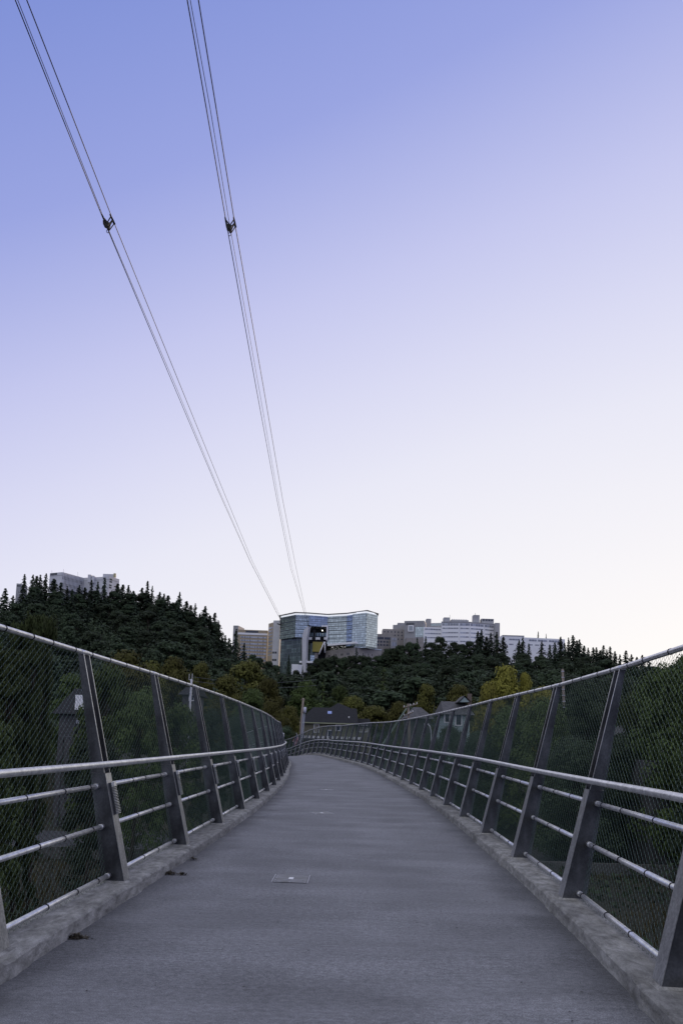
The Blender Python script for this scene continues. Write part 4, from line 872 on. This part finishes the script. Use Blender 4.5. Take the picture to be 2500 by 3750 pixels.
# ---------------------------------------------------------------- houses
ROOF = noisy('dark_shingles', (.015, .0155, .017), (.024, .0245, .027), (3, 3, 3), rough=.85, extra=[((2, 2, 26), .25, (.4, .6))])
ROOFG = noisy('grey_shingles', (.075, .075, .078), (.12, .118, .12), (3, 3, 3), rough=.85, extra=[((2, 2, 22), .35, (.4, .6))])
OLIVEW = noisy('olive_clapboard', (.165, .158, .11), (.20, .19, .135), (1, 1, 1), extra=[((1, 1, 30), .15, (.4, .6))])
TEALW = noisy('teal_clapboard', (.30, .38, .38), (.36, .44, .44), (1, 1, 1), extra=[((1, 1, 30), .2, (.4, .6))])
GREYW = noisy('grey_clapboard', (.06, .06, .065), (.09, .088, .092), (1, 1, 1), extra=[((1, 1, 30), .2, (.4, .6))])
def win(parent, x, y, z, w_, h_, warm=False):
    mb = MB(); t = .12
    for sx in (-1, 1): mb.box((x+sx*(w_/2), y-.05, z), (t, .1, h_+t))
    for sz in (-1, 1): mb.box((x, y-.056, z+sz*(h_/2)), (w_-t, .1, t))
    f = mb.build('window', [WHITE], parent)
    mb = MB(); mb.box((x, y-.01, z), (w_-t, .04, h_-t)); mb.build('pane', [DGLASS if not warm else mat('curtained_pane', (.32, .30, .24), .3)], f)
    mb = MB(); mb.box((x, y-.045, z+h_*.02), (w_-t, .03, .06)); mb.box((x, y-.046, z+h_*.26), (.05, .028, h_*.42)); mb.build('glazing_bar', [mat('dark_sash', (.06, .06, .06), .6)], f)
H1 = empty('house', 'olive clapboard house with large dark roof and skylight at the end of the bridge', 'house')
D1 = 120.0; xl = at(1097, 2647, D1).x; xr = at(1305, 2652, D1).x; ze = zat(1200, 2650, D1); zg = -4
mb = MB(); mb.box(((xl+xr)/2+.2, D1+5, (ze+zg)/2), (xr-xl-.6, 10, ze-zg)); mb.build('wall', [OLIVEW], H1)
zr = at(1220, 2592, D1+4.5).z; a = at(1147, 2592, D1+4.5).x; b = at(1306, 2592, D1+4.5).x
mb = MB(); y0, y1 = D1-.6, D1+10
v = [Vector((xl-.3, y0, ze+.12)), Vector((xr+.3, y0, ze+.12)), Vector((b, D1+4.5, zr)), Vector((a, D1+4.5, zr)), Vector((xr+.3, y1, ze+.12)), Vector((xl-.3, y1, ze+.12))]
mb.quad(v[0], v[1], v[2], v[3]); mb.quad(v[4], v[5], v[3], v[2]); mb.tri(v[5], v[0], v[3]); mb.tri(v[1], v[4], v[2]); mb.quad(v[5], v[4], v[1], v[0])
pk = at(1238, 2574, D1+7); sl = at(1200, 2600, D1+5); sr = at(1300, 2600, D1+5)
mb.tri(Vector((sl.x, D1+4.6, zr-.3)), Vector((sr.x, D1+4.6, zr-.3)), pk); mb.tri(Vector((sl.x, D1+9, zr-1)), pk, Vector((sr.x, D1+9, zr-1))); mb.tri(Vector((sl.x, D1+9, zr-1)), Vector((sl.x, D1+4.6, zr-.3)), pk); mb.tri(Vector((sr.x, D1+9, zr-1)), pk, Vector((sr.x, D1+4.6, zr-.3)))
rf = mb.build('roof', [ROOF], H1)
mb = MB(); mb.box(((xl+xr)/2, D1-.66, ze+.06), (xr-xl+.7, .1, .18)); mb.build('gutter', [mat('cream_gutter', (.32, .34, .22), .5)], H1)
p = at(1207, 2605, D1+2.9); q = at(1207, 2608, D1+2.2); sk = MB(); zs_ = lambda y: lerp(ze+.12, zr, (y-y0)/5.1)
yy0, yy1 = D1+2.4, D1+3.1
sk.hexa([Vector((p.x-.36, yy0, zs_(yy0)-.05)), Vector((p.x+.36, yy0, zs_(yy0)-.05)), Vector((p.x+.36, yy1, zs_(yy1)-.05)), Vector((p.x-.36, yy1, zs_(yy1)-.05))], [Vector((p.x-.36, yy0, zs_(yy0)+.12)), Vector((p.x+.36, yy0, zs_(yy0)+.12)), Vector((p.x+.36, yy1, zs_(yy1)+.12)), Vector((p.x-.36, yy1, zs_(yy1)+.12))])
sk.build('skylight', [mat('skylight_glass', (.55, .6, .72), .08, .7)], rf)
mb = MB(); c = at(1277, 2625, D1+1.2); mb.tube([(c.x, D1+1.2, zs_(D1+1.2)), (c.x, D1+1.2, zs_(D1+1.2)+.3)], .1, 8); mb.build('roof_vent', [WHITE], rf)
for px, py, w_, h_, wm in ((1158.5, 2667, .85, 1.4, 1), (1237.5, 2665, .8, 1.0, 0), (1207, 2690, .7, 1.5, 0), (1320, 2668, .9, 1.3, 1), (1337, 2668, .9, 1.3, 0)):
    c = at(px, py, D1); 
    if px < 1310: win(H1, c.x, D1, c.z, w_, h_, wm)
c0 = at(1306, 2630, D1+2); c1 = at(1358, 2630, D1+2); c2 = at(1358, 2662, D1+2)
mb = MB(); mb.box(((c0.x+c1.x)/2, D1+5, (c2.z+zg)/2), (c1.x-c0.x, 6, c2.z-zg)); mb.build('extension_wall', [OLIVEW], H1)
for px in (1320, 1337): c = at(px, 2668, D1+2); win(H1, c.x, D1+2, c.z, .8, 1.2, True)
mb = MB(); mb.hexa([Vector((c0.x, D1+1.6, c2.z+.02)), Vector((c1.x+.2, D1+1.6, c2.z+.02)), Vector((c1.x+.2, D1+8.4, c2.z+.02)), Vector((c0.x, D1+8.4, c2.z+.02))], [Vector((c0.x, D1+3.5, c0.z)), Vector((c1.x-.2, D1+3.5, c0.z)), Vector((c1.x-.2, D1+6.5, c0.z)), Vector((c0.x, D1+6.5, c0.z))]); mb.build('extension_roof', [ROOF], H1)
pz = at(1150, 2699, D1-2.2).z
mb = MB(); x = xl+.9
while x < xr+1.0:
    mb.box((x, D1-2.2, pz), (.62, .12, .42)); x += .80
mb.build('porch_railing', [WHITE], H1)
mb = MB(); mb.box(((xl+xr)/2+.5, D1-1.2, pz-.35), (xr-xl, 2.2, .2)); 
for k in range(6): mb.box((xl+.9+k*1.95, D1-2.2, (pz+zg)/2), (.16, .16, pz-zg))
mb.build('porch', [GREYW], H1)
def gable(name, label, px0, px1, py_eave, py_ridge, D, depth, wm, rm, ridge_x=True, zg=-4, hip=0.3, wins=()):
    r = empty(name, label, 'house'); a = at(px0, py_eave, D); b = at(px1, py_eave, D); z = (a.z+b.z)/2; zr = at((px0+px1)/2, py_ridge, D+depth*.5).z
    mb = MB(); mb.box(((a.x+b.x)/2, D+depth/2, (z+zg)/2), (b.x-a.x-.5, depth-.5, z-zg)); mb.build('wall', [wm], r)
    mb = MB(); W = b.x-a.x; e = .25; y0, y1 = D-e, D+depth+e; xa, xb = a.x-e, b.x+e; z0 = z+.03
    if ridge_x: r0, r1 = Vector((xa+W*hip, D+depth/2, zr)), Vector((xb-W*hip, D+depth/2, zr))
    else: r0, r1 = Vector(((xa+xb)/2, y0+.02, zr)), Vector(((xa+xb)/2, y1, zr))
    v = [Vector((xa, y0, z0)), Vector((xb, y0, z0)), Vector((xb, y1, z0)), Vector((xa, y1, z0))]
    if ridge_x: mb.quad(v[0], v[1], r1, r0); mb.quad(v[2], v[3], r0, r1); mb.tri(v[3], v[0], r0); mb.tri(v[1], v[2], r1); mb.quad(v[3], v[2], v[1], v[0])
    else: mb.quad(v[1], v[2], r1, r0); mb.quad(v[3], v[0], r0, r1); mb.tri(v[2], v[3], r1); mb.quad(v[3], v[2], v[1], v[0])
    ro = mb.build('roof', [rm], r)
    if not ridge_x: mb = MB(); mb.tri(v[0]+Vector((e, .05+e, 0)), v[1]+Vector((-e, .05+e, 0)), r0+Vector((0, .05+e, -.15))); mb.build('gable', [wm], r)
    for px, py, w_, h_ in wins: c = at(px, py, D+.25); win(r, c.x, D+.25, c.z, w_, h_)
    return r, ro, z, zr
H2, ro, z, zr = gable('house', 'pale teal house with grey roof, small dormer and a chimney above the right rail', 1630, 1728, 2618, 2570, 80, 9, TEALW, ROOFG, hip=.12, wins=((1678, 2636, .7, 1.3), (1636, 2630, .6, 1.0)))
a = at(1700, 2552, 82); b = at(1681, 2571, 82); c = at(1718, 2571, 82)
mb = MB(); mb.hexa([b, c, c+Vector((0, 3, 0)), b+Vector((0, 3, 0))][:4], [a+Vector((-.02, 0, 0)), a+Vector((.02, 0, 0)), a+Vector((.02, 3, 0)), a+Vector((-.02, 3, 0))]); mb.build('dormer', [TEALW], H2)
mb = MB(); mb.quad(b+Vector((-.2, -.2, 0)), a+Vector((0, -.2, .15)), a+Vector((0, 3, .15)), b+Vector((-.2, 3, 0))); mb.quad(a+Vector((0, -.2, .151)), c+Vector((.2, -.2, 0)), c+Vector((.2, 3, 0)), a+Vector((0, 3, .151))); mb.build('dormer_roof', [ROOFG], H2)
a = at(1720, 2540, 82); b = at(1720, 2572, 82); mb = MB(); mb.box((a.x, 82.3, (a.z+b.z)/2-.3), (.45, .45, a.z-b.z+.6)); mb.build('chimney', [noisy('old_brick', (.13, .10, .085), (.19, .15, .13), (4, 4, 4))], ro)
gable('house', 'small house with a hipped grey shingle roof behind the pole with crossarms', 1490, 1585, 2632, 2590, 100, 8, GREYW, ROOFG, hip=.42)
H4, ro, z, zr = gable('house', 'grey house with dark roof and a tall white chimney seen through the left mesh', 205, 285, 2615, 2520, 60, 9, GREYW, ROOF, hip=.02, zg=-7.5)
a = at(270, 2543, 60); b = at(312, 2650, 60); c = at(290, 2740, 60)
mb = MB(); mb.hexa([Vector((a.x, 60.5, b.z)), Vector((b.x-.25, 60.5, b.z)), Vector((b.x-.25, 61.6, b.z)), Vector((a.x, 61.6, b.z))], [Vector((a.x, 60.5, a.z)), Vector((b.x, 60.5, a.z)), Vector((b.x, 61.6, a.z)), Vector((a.x, 61.6, a.z))]); 
mb.build('chimney', [WPAN], ro); mb = MB(); mb.box((a.x+.45, 61, (b.z-7.5)/2), (.6, 1.0, b.z+7.5)); mb.build('chimney_base', [GREYW], ro)
for px in (229, 252):
    a = at(px, 2702, 57); mb = MB(); mb.box((a.x, 57, (a.z-7.5)/2), (.28, .28, a.z+7.5)); mb.build('porch_post', [GREYW], H4)
a = at(222, 2702, 57); b = at(260, 2702, 57); mb = MB(); mb.box(((a.x+b.x)/2, 58.4, a.z), (b.x-a.x, 3, .25)); mb.build('porch_roof', [GREYW], H4)
H5, ro, z, zr = gable('house', 'dark grey clapboard house with a rounded pale roof at the right edge behind the mesh', 2385, 2620, 2700, 2625, 50, 9, GREYW, ROOFG, hip=.25, zg=-7.5, wins=((2452, 2712, .5, .9), (2458, 2762, 2.2, .5)))
a = at(2378, 2785, 46); b = at(2600, 2785, 46); mb = MB(); mb.box(((a.x+b.x)/2, 48, (a.z-7.5)/2), (b.x-a.x, 4, a.z+7.5)); mb.build('porch_wall', [GREYW], H5)
a = at(2435, 2765, 49.7); mb = MB()
mb.box((a.x+.4, 49.8, a.z), (.35, .1, .25)); mb.build('porch_light', [LAMPM], H5)
H6, ro, z, zr = gable('house', 'small house with dark roof and pale trim glimpsed behind the third left post', 660, 715, 2545, 2515, 85, 7, GREYW, ROOF, hip=.1, zg=-7, wins=((703, 2555, .6, .7),))

# ---------------------------------------------------------------- poles, lamps, flag
def pole(px0, py0, px1, py1, D, r, label, grp='timber utility poles'):
    a = at(px0, py0, D); b = at(px1, py1, D); g_ = ground(a.x, D); d = (a-b); k = (a.z-g_)/(a.z-b.z); base = a-d*k
    e = empty('utility_pole', label, 'utility pole', grp); mb = MB(); mb.tube([base, a], [r*1.3, r*.9], 10); mb.build('shaft', [POLEW], e, smooth=True); return e, a
u, top = pole(1110.5, 2556, 1099, 2700, 80, .14, 'leaning timber pole with a pale grey box and conduits in front of the olive house')
c = at(1116.5, 2600, 79.7); mb = MB(); mb.tube([c-Vector((0, 0, .34)), c+Vector((0, 0, .26)), c+Vector((0, 0, .34))], [.17, .17, .1], 14); mb.build('transformer', [mat('pale_grey_enamel', (.55, .56, .66), .4)], u, smooth=True)
for o in (-.09, .09):
    a = at(1112.5, 2613, 79.7)+Vector((o, 0, 0)); b = at(1105, 2700, 79.7)+Vector((o, 0, 0)); mb = MB(); mb.tube([a, b, b+(b-a)*.6], .055, 8); mb.build('conduit', [mat('pale_conduit', (.42, .44, .52), .5)], u)
mb = MB(); c = at(1110, 2562, 80); mb.tube([c+Vector((-.3, -.1, 0)), c+Vector((.3, -.1, 0))], .03, 6); mb.build('crossarm', [POLEW], u)
u2, top2 = pole(1494, 2577, 1496, 2640, 75, .13, 'timber pole with two tilted crossarms and insulators in front of the hipped roof')
for y, x0, x1, dy in ((2587, 1476, 1528, -9), (2618, 1478, 1512, -10)):
    a = at(x0, y+4, 74.8); b = at(x1, y+dy, 74.8); mb = MB(); d = (b-a); mb.tube([a, b], .07, 6); cr_ = mb.build('crossarm', [POLEW], u2)
    for f in (.05, .5, .72, .95):
        c = a+d*f; mb = MB(); mb.tube([c+Vector((0, 0, .05)), c+Vector((0, 0, .22))], [.05, .035], 8); mb.build('insulator', [WHITE], cr_)
mb = MB()
for dx in (0, 4): mb.tube([at(1486+dx, 2593, 74.8), at(1455+dx, 2640, 74), at(1455+dx, 2640, 74)+(at(1455+dx, 2640, 74)-at(1486+dx, 2593, 74.8))*3], .022, 5)
mb.build('guy_wire', [mat('pale_guard', (.30, .38, .33), .5)], u2)
u3, top3 = pole(2058.5, 2450, 2065, 2620, 70, .13, 'thin tall timber pole standing behind the right fence mesh')
for k in range(7):
    c = at(2058.5+k*.8, 2458+k*22, 69.8); mb = MB(); mb.box(c, (.3, .06, .05)); mb.build('step', [GALVR], u3)
c = at(2059, 2617, 69.7); mb = MB(); mb.box(c, (.22, .2, .45)); mb.build('meter_box', [PALE], u3)
ms = empty('antenna_mast', 'slim grey mast with two upright aerials above the left rail', 'mast')
a = at(702, 2487, 72); mb = MB(); mb.tube([Vector((a.x, a.y, ground(a.x, 72))), a], .11, 10); mb.build('pole', [GALVR], ms)
for dx, y0 in ((-8, 2468), (3, 2467)):
    c = at(702+dx, y0, 72); mb = MB(); mb.tube([Vector((c.x, c.y, a.z-.1)), c], .025, 6); mb.tube([Vector((c.x, c.y, a.z-.08)), a-Vector((0, 0, .1))], .02, 6); mb.build('aerial', [WHITE], ms)
def lamp(px, py, D, label):
    a = at(px, py, D); e = empty('street_lamp', label, 'street lamp'); g_ = ground(a.x, D)
    mb = MB(); mb.tube([Vector((a.x, D, g_)), a-Vector((0, 0, .25))], .05, 8); mb.build('post', [DARKP], e)
    mb = MB(); mb.tube([a+Vector((0, 0, z_)) for z_ in (-.25, -.12, .08, .2)], [.07, .17, .19, .1], 12); mb.build('globe', [mat('frosted_glass', (.5, .5, .48), .3)], e, smooth=True)
    mb = MB(); mb.tube([a+Vector((0, 0, .2)), a+Vector((0, 0, .33))], [.2, .05], 12); mb.build('cap', [GALVR], e)
lamp(1034.5, 2695, 70, 'globe street lamp beyond the far end of the left handrail')
lamp(1028, 2702, 92, 'smaller distant globe lamp just left of the other one')
e = empty('street_lamp', 'curved-arm street light seen through the right mesh', 'street lamp')
pts = [at(1578, 2760, 58), at(1578, 2700, 58), at(1577, 2675, 58), at(1573, 2660, 58), at(1567, 2652, 58)]
g_ = ground(pts[0].x, 58); mb = MB(); mb.tube([Vector((pts[0].x, 58, g_))]+pts, .045, 8); mb.build('arm', [GALVR], e, smooth=True)
mb = MB(); mb.box(pts[-1]+Vector((-.15, 0, 0)), (.4, .2, .1)); mb.build('lantern', [PALE], e)
# flag
fl = empty('flag', 'small striped national flag hanging on a slanted staff left of the timber pole', 'flag')
a = at(1085, 2684, 66); b = at(1095, 2708, 66.2); mb = MB(); mb.tube([a, b+(b-a)*.4], .02, 8); mb.build('staff', [WHITE], fl)
RED = mat('flag_red', (.30, .03, .04), .8); FW = mat('flag_white', (.6, .6, .62), .8); BLU = mat('flag_blue', (.03, .04, .13), .8)
mb = MB(); nC, nR = 16, 26
ox = a; vx = (b-a)*.92
def fp(u, v):   # u along the staff, v out along the fly, which hangs
    p = a+vx*u+Vector((-.30*v*1.0, .05*math.sin(v*9+u*3), -.78*v)); p.x += .06*math.sin(u*7+v*5); return p
for i in range(nC):
    for j in range(nR):
        u0, u1, v0, v1 = i/nC, (i+1)/nC, j/nR, (j+1)/nR; st = int(u0*13)
        mi_ = 2 if (u0 < .54 and v0 < .4) else (0 if int((u0+.001)*13) % 2 == 0 else 1)
        mb.quad(fp(u0, v0), fp(u1, v0), fp(u1, v1), fp(u0, v1), mi_)
mb.build('cloth', [RED, FW, BLU], fl)
# power lines over the slope
for (x0, y0, D0), (x1, y1, D1_), lb in (((700, 2478, 150), (1160, 2489, 150), 'upper faint power line crossing before the hillside'), ((700, 2492, 148), (1160, 2510, 148), 'lower faint power line crossing before the hillside')):
    p0 = at(x0, y0, D0); p1 = at(x1, y1, D1_); mb = MB(); mb.tube([p0.lerp(p1, k/12)-Vector((0, 0, 1.0*math.sin(math.pi*k/12))) for k in range(13)], .028, 4)
    mb.build('power_line', [mat('line_metal', (.16, .17, .19), .5)], label=lb, cat='power line')

# ---------------------------------------------------------------- aerial tramway cables
CABM = mat('black_steel_rope', (.012, .012, .03), .5, .3)
def cable(pts, r, label):
    r *= 1.65; P = [at(*p) for p in pts]; d = (P[0]-P[1]).normalized(); P = [P[0]+d*140, P[0]+d*60]+P
    # smooth
    Q = []
    for i in range(len(P)-1):
        p0, p1, p2, p3 = P[max(i-1, 0)], P[i], P[i+1], P[min(i+2, len(P)-1)]
        for k in range(6):
            t = k/6; Q.append(p1.lerp(p2, t))
    Q.append(P[-1]); mb = MB(); mb.tube(Q, r*1.2, 6); mb.build('tram_cable', [CABM], label=label, cat='cable', group='tramway cables')
DH = 125
cable([(57, 0, 88), (216, 398, 102), (378, 800, DH), (640, 1420, 200), (805, 1810, 310), (915, 2055, 430), (1022, 2262, 594)], .046, 'left rope of the left tramway track')
cable([(66, 0, 88), (222, 395, 102), (390, 822, DH), (650, 1428, 200), (808, 1808, 310), (917, 2055, 430), (1024, 2262, 594)], .030, 'thin haul rope of the left tramway track, just right of its left rope')
cable([(99, 0, 88), (255, 398, 102), (412, 800, DH), (664, 1420, 200), (823, 1810, 310), (924, 2055, 430), (1027, 2258, 594)], .046, 'right rope of the left tramway track')
cable([(686, 0, 88), (756, 398, 102), (827, 805, DH), (938, 1420, 200), (1014, 1830, 330), (1064, 2080, 470), (1130, 2298, 583)], .046, 'left rope of the right tramway track')
cable([(697, 0, 88), (770, 398, 102), (842, 828, DH), (948, 1420, 200), (1020, 1830, 330), (1070, 2080, 470), (1130.5, 2300, 583)], .028, 'thin haul rope of the right tramway track')
cable([(727, 0, 88), (792, 398, 102), (858, 806, DH), (965, 1420, 200), (1035, 1830, 330), (1084, 2080, 470), (1132, 2300, 583)], .046, 'right rope of the right tramway track')
def hanger(pxl, pxr, py, D, label, sk):
    a = at(pxl, py, D); b = at(pxr, py, D); dn = lambda k: Vector((0, 0, -k)); s_ = D/2500
    e = empty('cable_hanger', label, 'cable hanger', 'slack carriers on the tramway cables')
    m_ = mat('hanger_steel', (.018, .018, .016), .6, .4); mid = (a+b)/2
    fw = at((pxl+pxr)/2+sk*22, py+22, D)-at((pxl+pxr)/2, py, D)
    # along-rope shoes
    for p, nm in ((a, 'rope_shoe'), (b, 'rope_shoe')):
        mb = MB(); mb.hexa([p+Vector((-.12, -.5, -.1)), p+Vector((.12, -.5, -.1)), p+fw*1.0+Vector((.2, .5, -.1)), p+fw*1.0+Vector((-.2, .5, -.1))], [p+Vector((-.12, -.5, .12)), p+Vector((.12, -.5, .12)), p+fw*1.0+Vector((.2, .5, .12)), p+fw*1.0+Vector((-.2, .5, .12))]); mb.build(nm, [m_], e)
    pyc = at((pxl+pxr)/2+sk*10, py+26, D); pyb = at((pxl+pxr)/2+sk*16, py+48, D)
    for y_ in (-.45, .45):
        o = Vector((0, y_, 0))
        for p in (a, b):
            mb = MB(); mb.tube([p+fw*.3+o, pyc+o*.7+fw*0], .11, 6); mb.tube([p+fw*.95+o, pyb+o*.6], .10, 6); mb.tube([pyc+o*.7, pyb+o*.6], .10, 6); mb.build('side_frame', [m_], e)
    mb = MB(); q = at((pxl+pxr)/2+sk*4-12, py+26, D); q2 = at((pxl+pxr)/2+sk*12+4, py+30, D); mb.hexa([q+Vector((0, -.5, -.5)), q2+Vector((-.1, -.5, -.8)), q2+Vector((-.1, .5, -.8)), q+Vector((0, .5, -.5))], [q+Vector((-.1, -.5, .3)), q2+Vector((.1, -.5, .1)), q2+Vector((.1, .5, .1)), q+Vector((-.1, .5, .3))]); mb.build('roller_box', [m_], e)
    mb = MB(); c = at((pxl+pxr)/2+sk*16-3, py+52, D); ring = [c+Vector((math.sin(t)*.26, 0, -.15+math.cos(t)*.36)) for t in [k*math.pi/8 for k in range(17)]]; mb.tube(ring, .06, 6); mb.build('guide_ring', [m_], e)
hanger(376.5, 407, 792, DH, 'dark steel hanger joining the ropes of the left tramway track', .45)
hanger(826, 857, 803, DH, 'dark steel hanger joining the ropes of the right tramway track', .2)
hanger(1024, 1029, 2258, 592, 'small dark rope clamp at the upper left corner of the glass building', .1)
